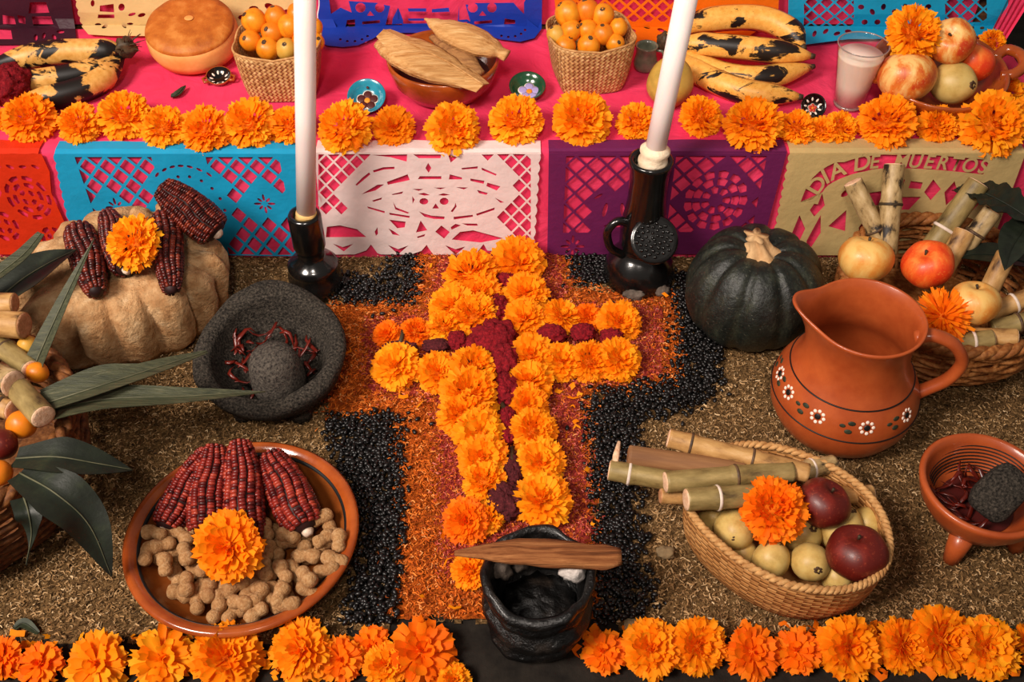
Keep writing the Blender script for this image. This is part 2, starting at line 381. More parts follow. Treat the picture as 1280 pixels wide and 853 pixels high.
def facing(p, n, spin=0):                   # matrix: local z along n
    q = Vector(n).to_track_quat('Z', 'Y'); return Matrix.Translation(p)@q.to_matrix().to_4x4()@Matrix.Rotation(spin, 4, 'Z')
def nz(p, sc, amp): return noise.noise(Vector(p)*sc)*amp
def inpoly(x, y, poly):
    x = np.asarray(x); y = np.asarray(y); r = np.zeros(x.shape, bool); n = len(poly); j = n-1
    for i in range(n):
        xi, yi = poly[i]; xj, yj = poly[j]
        c = ((yi > y) != (yj > y)) & (x < (xj-xi)*(y-yi)/((yj-yi) or 1e-12)+xi); r ^= c; j = i
    return r
def bez(pts, n):                            # Catmull-Rom through points
    pts = [Vector(p) for p in pts]; out = []; ext = [pts[0]*2-pts[1]]+pts+[pts[-1]*2-pts[-2]]
    for k in range(n):
        t = k/(n-1)*(len(pts)-1); i = min(int(t), len(pts)-2); f = t-i; a, b, c, d = ext[i:i+4]
        out.append(.5*((2*b)+(c-a)*f+(2*a-5*b+4*c-d)*f*f+(3*b-a-3*c+d)*f**3))
    return out
ORD = ['first', 'second', 'third', 'fourth', 'fifth', 'sixth', 'seventh', 'eighth', 'ninth', 'tenth', 'eleventh', 'twelfth', 'thirteenth', 'fourteenth', 'fifteenth', 'sixteenth', 'seventeenth', 'eighteenth', 'nineteenth', 'twentieth', 'twenty-first', 'twenty-second', 'twenty-third', 'twenty-fourth']
rnd = random.Random(7); nprng = np.random.default_rng(11)

# ------------------------------------------------------------------ the setting: ground, two altar steps
YF, ZS = 1.232, .197            # lower riser, lower step height
YB, ZB = 1.585, .45             # upper riser, upper step height
XL, XR = -1.15, .80
o = obj('floor', G().box((-2.4, -.6, -.06), (2.4, 3.2, 0)), 'ground', smooth=False); o['kind'] = 'structure'
o = obj('altar_step', G().box((XL, YF+.006, 0), (XR-.01, YB+.02, ZS-.004)), 'wood', smooth=False); o['kind'] = 'structure'
o = obj('altar_step', G().box((XL, YB+.02, 0), (XR-.01, 2.1, ZB)), 'wood', smooth=False); o['kind'] = 'structure'
def drape(name, prof, x0, x1, nx, label, wr=.0012):
    rows = []
    L = [0]
    for a, b in zip(prof, prof[1:]): L.append(L[-1]+math.hypot(b[0]-a[0], b[1]-a[1]))
    for (y, z), l in zip(prof, L):
        row = []
        for k in range(nx+1):
            x = x0+(x1-x0)*k/nx; d = nz((x, l, 3), 11, wr)+nz((x, l, 9), 30, wr*.4)
            row.append((x, y-abs(d), z+abs(d)))
        rows.append(row)
    g = G().grid(rows); return tag(obj(name, g, 'pink'), label, 'cloth')
prof = [(YF, .002+ZS*k/12) for k in range(12)]+[(YF+.001, ZS-.004), (YF+.005, ZS)]+[(YF+.005+(YB-YF-.006)*k/20, ZS) for k in range(1, 21)]
drape('tablecloth', prof, XL, XR, 150, 'bright pink cloth covering the lower altar step and its front')
prof = [(YB+.012, ZS+.002+(ZB-ZS)*k/12) for k in range(12)]+[(YB+.016, ZB+.002)]+[(YB+.016+.5*k/8, ZB+.004) for k in range(1, 9)]
drape('tablecloth', prof, XL, XR-.035, 120, 'bright pink cloth hanging behind the bread and fruit, back step')
# gathered pink strip of cloth at the right end of the back step
g = G(); rows = []
for i in range(15):
    t = i/14; c = PY(1278-44*t, -14+78*t, YB-.004-.018*t); row = []
    for k in range(13):
        q = k/12-.5; row.append((c.x+q*(.040-.012*t), c.y-.005*math.cos(q*26)-.004, c.z))
    rows.append(row)
g.grid(rows); tag(obj('cloth_strip', g, 'pink'), 'gathered pink cloth strip hanging behind the handled bowl', 'cloth')

# ------------------------------------------------------------------ sawdust carpet, cross and beans
def pxpoly(pts, z=0): return [tuple(P(u, v, z)[:2]) for u, v in pts]
ORANGE = pxpoly([(522, 322), (712, 322), (714, 366), (800, 372), (846, 372), (852, 484), (733, 496), (736, 560), (742, 690), (742, 778), (500, 778), (508, 640), (498, 520), (412, 522), (408, 386), (524, 386)])
PINK = pxpoly([(548, 322), (700, 322), (706, 386), (826, 392), (824, 478), (722, 488), (738, 670), (722, 715), (612, 722), (558, 735), (546, 500), (462, 498), (456, 408), (540, 398)])
BEANS = [pxpoly([(418, 352), (488, 350), (492, 324), (526, 322), (526, 384), (424, 388)]),
         pxpoly([(408, 528), (495, 520), (506, 640), (500, 780), (436, 786), (456, 700), (446, 620), (420, 560)]),
         pxpoly([(733, 498), (846, 486), (850, 392), (838, 372), (846, 345), (880, 350), (902, 440), (898, 480), (878, 510), (792, 528), (792, 640), (810, 780), (742, 786), (742, 640)]),
         pxpoly([(706, 322), (752, 308), (768, 330), (762, 362), (716, 360)])]
NATURAL = pxpoly([(-160, 800), (200, 806), (430, 800), (440, 786), (505, 774), (745, 774), (800, 784), (830, 796), (1000, 800), (1440, 790), (1420, 322), (-140, 322)])

def bed(name, poly, z, mat, cell=.006, amp=.0025, parent=None):
    xs = [p[0] for p in poly]; ys = [p[1] for p in poly]; x0, x1, y0, y1 = min(xs), max(xs), min(ys), max(ys)
    nx = int((x1-x0)/cell)+1; ny = int((y1-y0)/cell)+1
    X, Y = np.meshgrid(x0+np.arange(nx+1)*cell, y0+np.arange(ny+1)*cell)
    Z = z+nprng.random(X.shape)*amp
    ins = inpoly(X[:-1, :-1]+cell/2+nprng.normal(0, cell*.5, (ny, nx)), Y[:-1, :-1]+cell/2+nprng.normal(0, cell*.5, (ny, nx)), poly)
    idx = np.arange((nx+1)*(ny+1)).reshape(ny+1, nx+1)
    a = idx[:-1, :-1][ins]; f = np.stack([a, a+1, a+nx+2, a+nx+1], 1)
    used = np.unique(f); remap = np.full(X.size, -1); remap[used] = np.arange(len(used))
    return np.stack([X.ravel()[used], Y.ravel()[used], Z.ravel()[used]], 1), remap[f]
def slivers(poly, n, z, length, width, jitter=0.0, thick=.004):
    poly = list(poly); xs = [p[0] for p in poly]; ys = [p[1] for p in poly]
    x = nprng.uniform(min(xs), max(xs), n*3); y = nprng.uniform(min(ys), max(ys), n*3)
    k = inpoly(x+nprng.normal(0, jitter, n*3), y+nprng.normal(0, jitter, n*3), poly); x = x[k][:n]; y = y[k][:n]; n = len(x)
    a = nprng.uniform(0, 2*np.pi, n); L = length*nprng.uniform(.35, 1.5, n); w = width*nprng.uniform(.5, 1.3, n)
    c, s = np.cos(a), np.sin(a); curl = nprng.uniform(-.5, .5, n)*L; zz = z+nprng.uniform(0, thick, n); tilt = nprng.uniform(-.5, .5, n); rise = nprng.uniform(-.2, .6, n)*w*2
    V = np.zeros((n, 6, 3))
    for j, (t, q) in enumerate(((-.5, 0), (0, 1), (.5, 0))):
        cx = x+c*L*t-s*curl*q; cy = y+s*L*t+c*curl*q; cz = zz+rise*q+.0006
        for m, sg in ((0, -1), (1, 1)):
            V[:, 2*j+m, 0] = cx-s*w*.5*sg; V[:, 2*j+m, 1] = cy+c*w*.5*sg; V[:, 2*j+m, 2] = np.maximum(cz+tilt*w*sg, .0004)
    f = np.array([[0, 2, 3, 1], [2, 4, 5, 3]]); Fc = (f[None]+np.arange(n)[:, None, None]*6).reshape(-1, 4)
    return V.reshape(-1, 3), Fc
def npmesh(name, parts, mats):
    vs = []; fs = []; mi = []; o = 0
    for (v, f), m in zip(parts, range(len(parts))):
        vs.append(v); fs.append(f+o); mi.append(np.full(len(f), m)); o += len(v)
    v = np.concatenate(vs); f = np.concatenate(fs); mi = np.concatenate(mi)
    me = bpy.data.meshes.new(name); me.vertices.add(len(v)); me.vertices.foreach_set('co', v.ravel().astype(np.float32))
    me.loops.add(f.size); me.loops.foreach_set('vertex_index', f.ravel().astype(np.int32))
    me.polygons.add(len(f)); me.polygons.foreach_set('loop_start', np.arange(len(f), dtype=np.int32)*4)
    me.polygons.foreach_set('material_index', mi.astype(np.int32))
    for m in mats: me.materials.append(MAT[m])
    me.update(calc_edges=True); me.validate(); return me
me = npmesh('sawdust', [bed('s', NATURAL, .001, None, .008), slivers(NATURAL, 120000, .002, .0050, .0011, .004)], ['bed', 'saw'])
tag(obj('sawdust', me, None), 'natural brown sawdust spread over the ground around the cross', 'sawdust', kind='stuff')
me = npmesh('sawdust', [bed('s', ORANGE, .006, None), slivers(ORANGE, 32000, .008, .0058, .0012, .011)], ['bedorange', 'saworange'])
tag(obj('sawdust', me, None), 'bright orange sawdust laid out in a broad cross', 'sawdust', kind='stuff')
me = npmesh('sawdust', [bed('s', PINK, .0095, None), slivers(PINK, 16000, .0115, .004, .001, .009)], ['bedpink', 'sawpink'])
tag(obj('sawdust', me, None), 'dull pink sawdust inside the orange cross', 'sawdust', kind='stuff')
def beans(poly, n, label, jitter=.010):
    base = G().ell((0, 0, 0), (.0042, .0027, .0025), 8, 5); bv = np.array(base.v); 
    quads = [f if len(f) == 4 else (f[0], f[1], f[2], f[2]) for f in base.f]
    xs = [p[0] for p in poly]; ys = [p[1] for p in poly]
    x = nprng.uniform(min(xs), max(xs), n*4); y = nprng.uniform(min(ys), max(ys), n*4); k = inpoly(x+nprng.normal(0, jitter, n*4), y+nprng.normal(0, jitter, n*4), poly); x = x[k][:n]; y = y[k][:n]
    vs = []; fs = []
    for i in range(len(x)):
        R = np.array(Euler((rnd.uniform(-.5, .5), rnd.uniform(-.5, .5), rnd.uniform(0, 6.28))).to_matrix()); s = rnd.uniform(.8, 1.15)
        vs.append((bv*s)@R.T+np.array([x[i], y[i], .004+rnd.random()*.011]))
    me = bpy.data.meshes.new('black_beans'); V = np.concatenate(vs); nb = len(bv)
    fl = [tuple(j+i*nb for j in f) for i in range(len(x)) for f in base.f]
    me.from_pydata(V.tolist(), [], fl); me.polygons.foreach_set('use_smooth', [True]*len(me.polygons)); me.update()
    tag(obj('black_beans', me, 'bean'), label, 'beans', kind='stuff')
beans(BEANS[0], 620, 'patch of black beans beside the shorter black candlestick')
beans(BEANS[1], 1900, 'long strip of black beans right of the peanut plate')
beans(BEANS[2], 3400, 'bent strip of black beans between orange sawdust and the sugarcane')
beans(BEANS[3], 480, 'small heap of black beans left of the handled candlestick')
BL = ['stray bean below the left upper bean patch, middle one of three', 'stray bean below the left upper bean patch, leftmost of three', 'stray bean below the left upper bean patch, rightmost of three', 'stray bean at the top right corner of the long left strip',
      'stray bean just under the corner of the long left strip', 'stray bean on pink sawdust left of the lower marigold column', 'stray bean on pink sawdust right of the lower marigold column', 'stray bean under the handled candlestick, on orange sawdust', 'stray bean left of the small heap, lower of two', 'stray bean left of the small heap, upper of two',
      'stray bean on brown sawdust inside the patch corner', 'stray bean on brown sawdust above the left patch', 'stray bean under the dark cockscomb of the left arm']
for k, (u, v) in enumerate([(478, 392), (466, 395), (492, 388), (522, 524), (518, 540), (540, 530), (709, 535), (765, 378), (704, 357), (712, 334), (508, 335), (474, 336), (534, 438)]):
    z = .0145
    o = tag(obj('black_bean', G().ell((0, 0, 0), (.0046, .0029, .0027), 10, 6), 'bean'), BL[k], 'bean', 'stray beans on the sawdust')
    o.location = P(u, v, z); o.rotation_euler = (0, 0, k*1.3)

# ------------------------------------------------------------------ cut paper sheets
def clip(poly, x0, y0, x1, y1):
    for ax, val, sg in ((0, x0, 1), (0, x1, -1), (1, y0, 1), (1, y1, -1)):
        out = []
        for i in range(len(poly)):
            a, b = poly[i-1], poly[i]; ia = (a[ax]-val)*sg >= 0; ib = (b[ax]-val)*sg >= 0
            if ia != ib:
                t = (val-a[ax])/(b[ax]-a[ax]); out.append((a[0]+(b[0]-a[0])*t, a[1]+(b[1]-a[1])*t))
            if ib: out.append(b)
        poly = out
        if not poly: return []
    return poly
def parea(p): return abs(sum(p[i-1][0]*p[i][1]-p[i][0]*p[i-1][1] for i in range(len(p))))/2
def lattice(x0, y0, x1, y1, hx, hy, gap, excl=None):
    out = []; j = 0; y = y0
    while y <= y1+hy:
        x = x0+(hx if j % 2 else 0)
        while x <= x1+hx:
            a, b = hx-gap, hy-gap*hy/hx; d = clip([(x-a, y), (x, y-b), (x+a, y), (x, y+b)], x0, y0, x1, y1)
            if d and parea(d) > .12*a*b and not (excl and any(excl(*p) for p in d+[(x, y)])): out.append(d)
            x += 2*hx
        y += hy; j += 1
    return out
def elli(x, y, rx, ry, rot=0, n=10):
    c, s = math.cos(rot), math.sin(rot)
    return [(x+rx*math.cos(a)*c-ry*math.sin(a)*s, y+rx*math.cos(a)*s+ry*math.sin(a)*c) for a in [2*math.pi*k/n for k in range(n)]]
def rosette(x, y, r, n=8, ph=0, sy=.85):
    out = []
    for k in range(n):
        a = 2*math.pi*k/n+ph; L = r*(.36 if k % 2 == 0 else .26); d = r*(.62 if k % 2 == 0 else .52)
        p = elli(0, 0, L, r*.12, a, 8); out.append([(x+math.cos(a)*d+q[0], y+(math.sin(a)*d+q[1])*sy) for q in p])
    return out
def scal(p, q, n, amp, seg=4):
    out = []; dx, dy = q[0]-p[0], q[1]-p[1]; L = math.hypot(dx, dy); nx, ny = dy/L, -dx/L
    for i in range(n):
        for k in range(seg):
            t = (i+k/seg)/n; b = amp*math.sin(math.pi*k/seg); out.append((p[0]+dx*t+nx*b, p[1]+dy*t+ny*b))
    return out
def fill2d(polys):
    cu = bpy.data.curves.new('t', 'CURVE'); cu.dimensions = '2D'; cu.fill_mode = 'BOTH'
    for p in polys:
        sp = cu.splines.new('POLY'); sp.points.add(len(p)-1)
        for k, (x, y) in enumerate(p): sp.points[k].co = (x/50, y/50, 0, 1)
        sp.use_cyclic_u = True
    o = bpy.data.objects.new('t', cu); COL.objects.link(o); dg = bpy.context.evaluated_depsgraph_get(); dg.update()
    me = bpy.data.meshes.new_from_object(o.evaluated_get(dg)); bpy.data.objects.remove(o); bpy.data.curves.remove(cu); return me
def text2d(ch, x, y, size, ang, sx=1):
    cu = bpy.data.curves.new('t', 'FONT'); cu.body = ch; cu.size = 1; cu.align_x = 'CENTER'; cu.offset = .018
    o = bpy.data.objects.new('t', cu); COL.objects.link(o); dg = bpy.context.evaluated_depsgraph_get(); dg.update()
    me = bpy.data.meshes.new_from_object(o.evaluated_get(dg)); bpy.data.objects.remove(o); bpy.data.curves.remove(cu)
    c, s = math.cos(ang), math.sin(ang)
    for v in me.vertices:
        px, py = v.co.x*size*sx, -v.co.y*size; v.co = ((x+px*c-py*s)/50, (y+px*s+py*c)/50, 0)
    return me
def papel(label, mat, outline, holes, Y, zfold, vfold, warp=True, ripple=.003, strip=None, letters=(), tilt=0, seed=0, lie=0):
    bm = bmesh.new(); bm.from_mesh(fill2d([outline]+holes))
    for me in letters: bm.from_mesh(me)
    us = [p[0] for p in outline]; vs = [p[1] for p in outline]
    for u in np.arange(min(us)+9, max(us), 14): bmesh.ops.bisect_plane(bm, geom=bm.verts[:]+bm.edges[:]+bm.faces[:], plane_co=(u/50, 0, 0), plane_no=(1, 0, 0))
    for v in np.arange(min(vs)+7, max(vs), 14): bmesh.ops.bisect_plane(bm, geom=bm.verts[:]+bm.edges[:]+bm.faces[:], plane_co=(0, v/50, 0), plane_no=(0, 1, 0))
    v0 = min(vs); v1 = max(vs)
    for w in bm.verts:
        u, v = w.co.x*50, w.co.y*50
        if warp: x = PY(u, vfold, Y).x; z = PY(640, v, Y).z
        else: q = PY(u, v, Y); x, z = q.x, q.z
        f = max(0, min(1, (v-v0)/(v1-v0)))
        d = (noise.noise(Vector((x*7+seed, z*5, seed)))*.7+.5)*ripple*(.25+f)+tilt*f
        if lie and z < lie:
            q = P(u, v, lie); w.co = (q.x, q.y, lie+max(d, 0)*.6)
        else: w.co = (x, Y-max(d, 0)*(1 if not lie else min(1, (z-lie)/.03)), max(z, .0125))
    if strip:
        a, b, dep = strip; n = 16; prev = None; rows = []
        for j in range(4):
            rows.append([bm.verts.new((PY(a+(b-a)*k/n, vfold, Y).x, Y-.001+dep*j/3, zfold+.0030+.0006*math.sin(k*1.7+seed)+(.0 if j else -.003))) for k in range(n+1)])
        for j in range(3):
            for k in range(n): bm.faces.new((rows[j][k], rows[j][k+1], rows[j+1][k+1], rows[j+1][k]))
    bmesh.ops.remove_doubles(bm, verts=bm.verts[:], dist=1e-6)
    me = bpy.data.meshes.new('papel_picado'); bm.to_mesh(me); bm.free()
    return tag(obj('papel_picado', me, 'p_'+mat), label, 'cut paper', 'cut paper sheets on the altar')
V0 = 192; VB = 321; YP = YF-.0035
# red sheet
ho = []
for (x, y, r) in [(8, 236, 26), (-26, 262, 22), (24, 285, 20)]:
    for k in range(3):
        for q in range(5):
            a = q*1.25+k; ho.append(elli(x+math.cos(a)*r*(.3+.3*k), y+math.sin(a)*r*(.3+.3*k)*.9, 5.0, 1.6, a+1.57, 8))
ho = []
def wedges(cx_, cy_, rings_, sy=.95):
    out = []
    for r, n, w in rings_:
        for k in range(n):
            a = 2*math.pi*k/n+r*.3; out.append([(cx_+math.cos(b)*q, cy_+math.sin(b)*q*sy) for b, q in ((a-w, r-2.2), (a+w, r-2.2), (a+w, r+2.2), (a, r+3), (a-w, r+2.2))])
    return out
ho += wedges(14, 246, ((8, 4, .45), (17, 6, .34), (26, 9, .24)))+wedges(-34, 282, ((8, 4, .45), (17, 6, .34)))+wedges(26, 298, ((6, 3, .6), (14, 6, .34)))+[elli(-10+16*k, 208, 5, 2, .4*(k % 2), 8) for k in range(4)]+[[(-30, 236), (-22, 228), (-18, 240), (-26, 250)]]
papel('red-orange cut tissue sheet at the far left of the step front', 'red', [(-60, V0), (52, V0), (54, 214), (46, 240), (52, VB), (-60, VB)], ho, YP, ZS, V0, ripple=.006, strip=(-60, 48, .03), seed=1)
# blue sheet
cx = 222
def ex(u, v): return ((u-cx)/46)**2+((v-258)/60)**2 < 1 or ((u-318)/17)**2+((v-254)/15)**2 < 1 or ((u-124)/17)**2+((v-258)/15)**2 < 1
ho = lattice(92, 196, 188, 316, 12.5, 12, 2.6, ex)+lattice(256, 196, 348, 316, 12.5, 12, 2.6, ex)+rosette(318, 254, 14.5)+rosette(124, 258, 14.5)
ho += [elli(cx+d*11, 207+abs(d)*abs(d)*1.2, 4, 1.6, d*.25, 8) for d in (-3, -2, -1, 0, 1, 2, 3)]
ho += [elli(cx+math.cos(a)*42, 262+math.sin(a)*42, 2.2, 2, 0, 8) for a in [math.pi+k*.35 for k in range(10)]]
ho += [elli(cx-14, 262, 8, 7), elli(cx+14, 262, 8, 7), [(cx, 272), (cx+5, 282), (cx-5, 282)], elli(cx, 296, 16, 3)]
papel('sky-blue cut tissue sheet with lattice corners, behind the corn ears', 'blue', [(68, V0), (370, V0), (374, VB)]+[(48, VB)]+scal((48, VB), (68, V0), 11, 2.2)[1:], ho, YP-.001, ZS, V0, ripple=.006, strip=(68, 370, .028), seed=2)
# white sheet with a skull in a wide hat (traced in a 4.267 times crop)
def c4(pts): return [(390+x/4.2667, 160+y/4.2667) for x, y in pts]
raw = [[(565, 270), (575, 255), (690, 255), (690, 270)], [(400, 285), (510, 245), (522, 275), (405, 300)], [(265, 350), (350, 300), (385, 298), (340, 330)], [(735, 245), (800, 262), (800, 272), (730, 272)],
       [(845, 268), (920, 280), (915, 296), (845, 280)], [(935, 290), (1005, 310), (985, 332), (930, 308)], [(232, 300), (270, 262), (305, 235), (312, 245), (280, 272), (240, 305)], [(325, 225), (380, 208), (440, 205), (440, 217), (385, 220), (330, 235)],
       [(797, 212), (885, 203), (882, 215), (800, 220)], [(905, 210), (985, 245), (980, 253), (905, 222)], [(620, 185), (637, 212), (622, 237), (605, 212)], [(295, 415), (388, 440), (388, 450), (300, 425)],
       [(412, 448), (522, 465), (520, 475), (415, 458)], [(755, 470), (858, 460), (858, 470), (757, 484)], [(875, 455), (975, 422), (972, 435), (880, 465)], [(433, 390), (450, 420), (520, 447), (510, 452), (445, 430)],
       [(765, 395), (772, 415), (750, 445), (740, 440), (760, 415)], [(412, 485), (500, 495), (495, 525), (455, 530)], [(410, 532), (440, 548), (470, 570), (430, 563)], [(580, 488), (615, 540), (555, 552)], [(560, 575), (605, 560), (600, 572), (565, 582)],
       [(690, 515), (735, 550), (705, 585), (658, 548)], [(740, 525), (765, 507), (795, 515), (745, 538)], [(320, 384), (375, 367), (370, 378), (330, 390)], [(425, 350), (488, 335), (480, 347), (430, 354)],
       [(880, 328), (938, 345), (930, 355), (890, 345)], [(975, 370), (1025, 395), (1005, 397)], [(535, 322), (595, 322), (570, 332)], [(650, 315), (715, 315), (685, 324)], [(768, 313), (832, 315), (810, 325)],
       [(75, 580), (80, 525), (150, 517), (240, 537), (290, 578)], [(745, 590), (790, 550), (860, 542), (1020, 585), (900, 607)], [(112, 614), (165, 632), (220, 615), (170, 655)], [(405, 620), (460, 642), (515, 622), (460, 670)], [(710, 620), (765, 642), (818, 628), (765, 675)],
       [(335, 550), (350, 525), (352, 560), (342, 572)], [(540, 140), (690, 140), (685, 160), (570, 160)], [(725, 140), (775, 155), (740, 183)], [(320, 143), (508, 140), (505, 178), (420, 155)], [(660, 398), (678, 425), (642, 425)],
       [(565, 348), (598, 342), (630, 354), (600, 357)], [(672, 354), (700, 345), (738, 353), (705, 358)], [(570, 440), (600, 452), (640, 463), (708, 468), (705, 482), (650, 480), (600, 468)], [(535, 360), (548, 378), (537, 400)],
       [(798, 505), (880, 507), (885, 518), (830, 517)]]
ho = [c4(r) for r in raw]+[c4(elli(597, 387, 24, 17)), c4(elli(705, 387, 24, 19))]
def exw(u, v):
    x, y = (u-390)*4.2667, (v-160)*4.2667
    return ((x-620)/440)**2+((y-325)/190)**2 < 1 or (x > 700 and x < 1060 and y > 500 and y < 640 and ((x-880)/160)**2+((y-575)/52)**2 < 1) or (x < 330 and y > 490) or y > 600
ho += lattice(398, 192.5, 470, 280, 9.6, 9.6, 1.7, exw)+lattice(590, 192.5, 663.5, 300, 9.8, 9.8, 1.7, exw)
bot = c4([(1180, 640), (1120, 668), (1040, 655), (935, 650), (915, 615), (880, 660), (800, 700), (740, 728), (660, 690), (625, 640), (612, 618), (585, 650), (520, 690), (440, 718), (370, 690), (335, 645), (315, 618), (290, 650), (220, 690), (140, 690), (60, 650)])
out = [(393, V0-1.5), (674, V0-1.5)]+scal((674, V0-1.5), (666, 309), 9, 2.4)[1:]+bot
papel('white cut tissue sheet showing a skull in a wide-brimmed hat', 'white', out, ho, YP-.0005, ZS, V0-1.5, warp=False, ripple=.004, strip=(394, 676, .03), seed=3)
# purple sheet
def exp(u, v): return ((u-778)/26)**2+((v-275)/36)**2 < 1 or v > 292 or ((u-905)/40)**2+((v-250)/37)**2 < 1
ho = lattice(708, 195, 790, 290, 13, 11.5, 2.1, exp)+lattice(846, 195, 960, 290, 13, 11.5, 2.1, exp)
ho += rosette(722, 307, 17, 8)+rosette(935, 307, 17, 8)+rosette(800, 307, 17, 8)
for r, n, w in ((13, 7, .28), (24, 9, .24), (34, 13, .17)):
    for k in range(n):
        a = 2*math.pi*k/n; ho.append([(905+math.cos(b)*q*1.05, 250+math.sin(b)*q*.95) for b, q in ((a-w, r-4), (a+w, r-4), (a+w, r+4), (a, r+5.5), (a-w, r+4))])
ho += [elli(762, 262, 3, 9, .2), elli(785, 262, 3, 9, -.2), elli(774, 282, 12, 2), elli(752, 245, 6, 1.6, -.5), elli(797, 245, 6, 1.6, .5)]
papel('dark purple cut tissue sheet behind the handled black candlestick', 'purple', [(686, V0-3), (984, V0-3), (978, VB-6), (960, VB), (700, VB), (688, VB-8)], ho, YP-.0008, ZS, V0-3, ripple=.0025, strip=(686, 984, .032), seed=4)
# tan sheet with the arched lettering
def arc(t, off): # centre line of the lettering
    pts = [(1024, 262), (1033, 226), (1066, 206), (1105, 199), (1150, 199), (1195, 202), (1240, 206)]
    q = bez([Vector((a, b, 0)) for a, b in pts], 60); k = min(int(t*59), 58); d = (q[k+1]-q[k]).normalized(); p = q[k].lerp(q[k+1], t*59-k)
    return (p.x+d.y*off, p.y-d.x*off), math.atan2(d.y, d.x)
hb = 13
band = [arc(t, -hb+ (1.5 if t>.45 else 0))[0] for t in np.linspace(.04, 1, 26)]+[arc(t, min(hb, 6.2) if t > .3 else hb*.8)[0] for t in np.linspace(1, .04, 26)]
word = 'DIA DE MUERTOS'; lt = []
for ch, t in zip(word, np.linspace(.14, .985, len(word))):
    if ch == ' ': continue
    (x, y), a = arc(t, -10.2); lt.append(text2d(ch, x, y, 29 if t < .45 else 24, a, 1.0))
(x, y), a = arc(.19, 7.5); 
ho = [band, [(1012, 300), (1018, 268), (1030, 285), (1022, 318)], [(1036, 300), (1046, 268), (1052, 290), (1040, 318)], [(1030, 262), (1040, 240), (1048, 256), (1038, 270)],
      [(1092, 242), (1120, 238), (1120, 256), (1094, 258)], [(1130, 226), (1142, 224), (1142, 234), (1131, 235)], [(1150, 226), (1166, 228), (1166, 236), (1150, 235)], [(1138, 246), (1170, 246), (1160, 262), (1132, 262)], [(1178, 224), (1192, 236), (1184, 250), (1172, 240)],
      [(1198, 240), (1206, 226), (1216, 242), (1206, 256)], [(1060, 282), (1078, 262), (1084, 288)], [(1226, 252), (1240, 232), (1250, 250), (1236, 272)], elli(1110, 284, 9, 7), elli(1140, 284, 9, 7), elli(1072, 240, 8, 4, -.7)]
papel('tan cut tissue sheet with arched lettering, behind the wicker basket', 'tan', [(988, V0-1), (1282, V0-1), (1286, VB), (992, VB)]+scal((992, VB), (988, V0-1), 12, 2.4)[1:], ho, YP-.0012, ZS, V0-1, ripple=.005, strip=(988, 1282, .034), letters=lt, seed=5)
# sheets on the back step
YQ = YB+.004; VT = -40
def back(label, mat, outline, holes, seed, ripple=.006, tilt=0): papel(label, mat, outline, holes, YQ-.002*seed, ZB, 0, warp=False, ripple=ripple, seed=seed, tilt=tilt, lie=ZS+.002+.0003*seed)
ho = [[(-20, 5), (-4, 4), (0, 26), (-20, 28)], [(38, 2), (58, 2), (62, 15), (36, 16)], [(40, 20), (64, 20), (67, 31), (42, 32)], [(4, 18), (18, 20), (20, 30), (4, 30)], [(22, 18), (32, 20), (32, 30), (24, 28)], elli(76, 41, 5, 2), elli(55, 46, 2, 4, .3), elli(68, 48, 2.4, 4, -.5), elli(45, 48, 2.4, 4), [(-18, 36), (14, 38), (16, 50), (-18, 50)]]
back('near-black plum cut tissue sheet behind the spotted bananas, top left', 'plum', [(-60, VT), (84, VT), (97, 57), (30, 57), (-60, 57)], ho, 1)
ho = [elli(117, 2, 2.5, 4), [(126, 5), (143, 3), (144, 13), (126, 12)], [(124, 16), (144, 16), (144, 21), (123, 21)], elli(153, 7, 4, 4.5), elli(166, 16, 5, 2, -.3), elli(178, 17, 5, 2.5, -.3), elli(123, 30, 4, 2), elli(132, 37, 4, 2, -.4), elli(156, 36, 4, 1.8, .8), elli(163, 29, 4, 1.6), elli(318, 8, 6, 3), elli(338, 6, 7, 4, .4), elli(306, 20, 8, 4), elli(360, 12, 6, 3)]
back('pale cream cut tissue sheet hanging behind the round bread', 'cream', [(91, VT), (372, VT), (376, 40), (330, 50), (140, 49), (112, 47)]+scal((106, 40), (88, VT), 8, 2), ho, 2, tilt=.006)
ho = []
for cxx in (466, 606): ho += [elli(cxx-15, 8, 6.5, 6), elli(cxx+9, 8, 6, 6), [(cxx-3, 12), (cxx+2, 18), (cxx-7, 18)], [(cxx-13, 26), (cxx+9, 24), (cxx+9, 28), (cxx-13, 30)], [(cxx-32, 24), (cxx-22, 23), (cxx-22, 33), (cxx-34, 34)], [(cxx+25, 22), (cxx+38, 24), (cxx+38, 29), (cxx+24, 30)]]
ho += [[(412, 0), (436, 0), (440, 14), (426, 8), (414, 16)], [(488, 6), (498, 8), (503, 31), (482, 31)], [(510, 9), (533, 9), (533, 13), (511, 13)], [(540, 10), (561, 8), (562, 13), (540, 14)], [(574, 6), (582, 4), (588, 26), (572, 28)], [(642, 2), (655, 2), (655, 16), (648, 9)], [(510, 22), (530, 22), (530, 25), (511, 25)]]
ho += [elli(636+math.cos(a)*22, 34+math.sin(a)*15, 1.8, 1.6, 0, 6) for a in [.4, .8, 1.2, 1.6, 2.0]]+[elli(440+math.cos(a)*24, 40+math.sin(a)*15, 1.8, 1.6, 0, 6) for a in [.6, 1.0, 1.4, 1.8, 2.2]]
back('dark blue cut tissue sheet hanging behind the bowl of tamales', 'navy', [(398, VT), (678, VT), (677, 38), (668, 50), (650, 55), (625, 52), (598, 44), (480, 44), (466, 52), (448, 60), (430, 62), (410, 60), (398, 56)], ho, 3, tilt=.004)
ho = lattice(720, -10, 860, 26, 9, 8, 2.4)+[elli(700+18*k, 36+4*(k % 2), 5, 2, .3, 8) for k in range(9)]
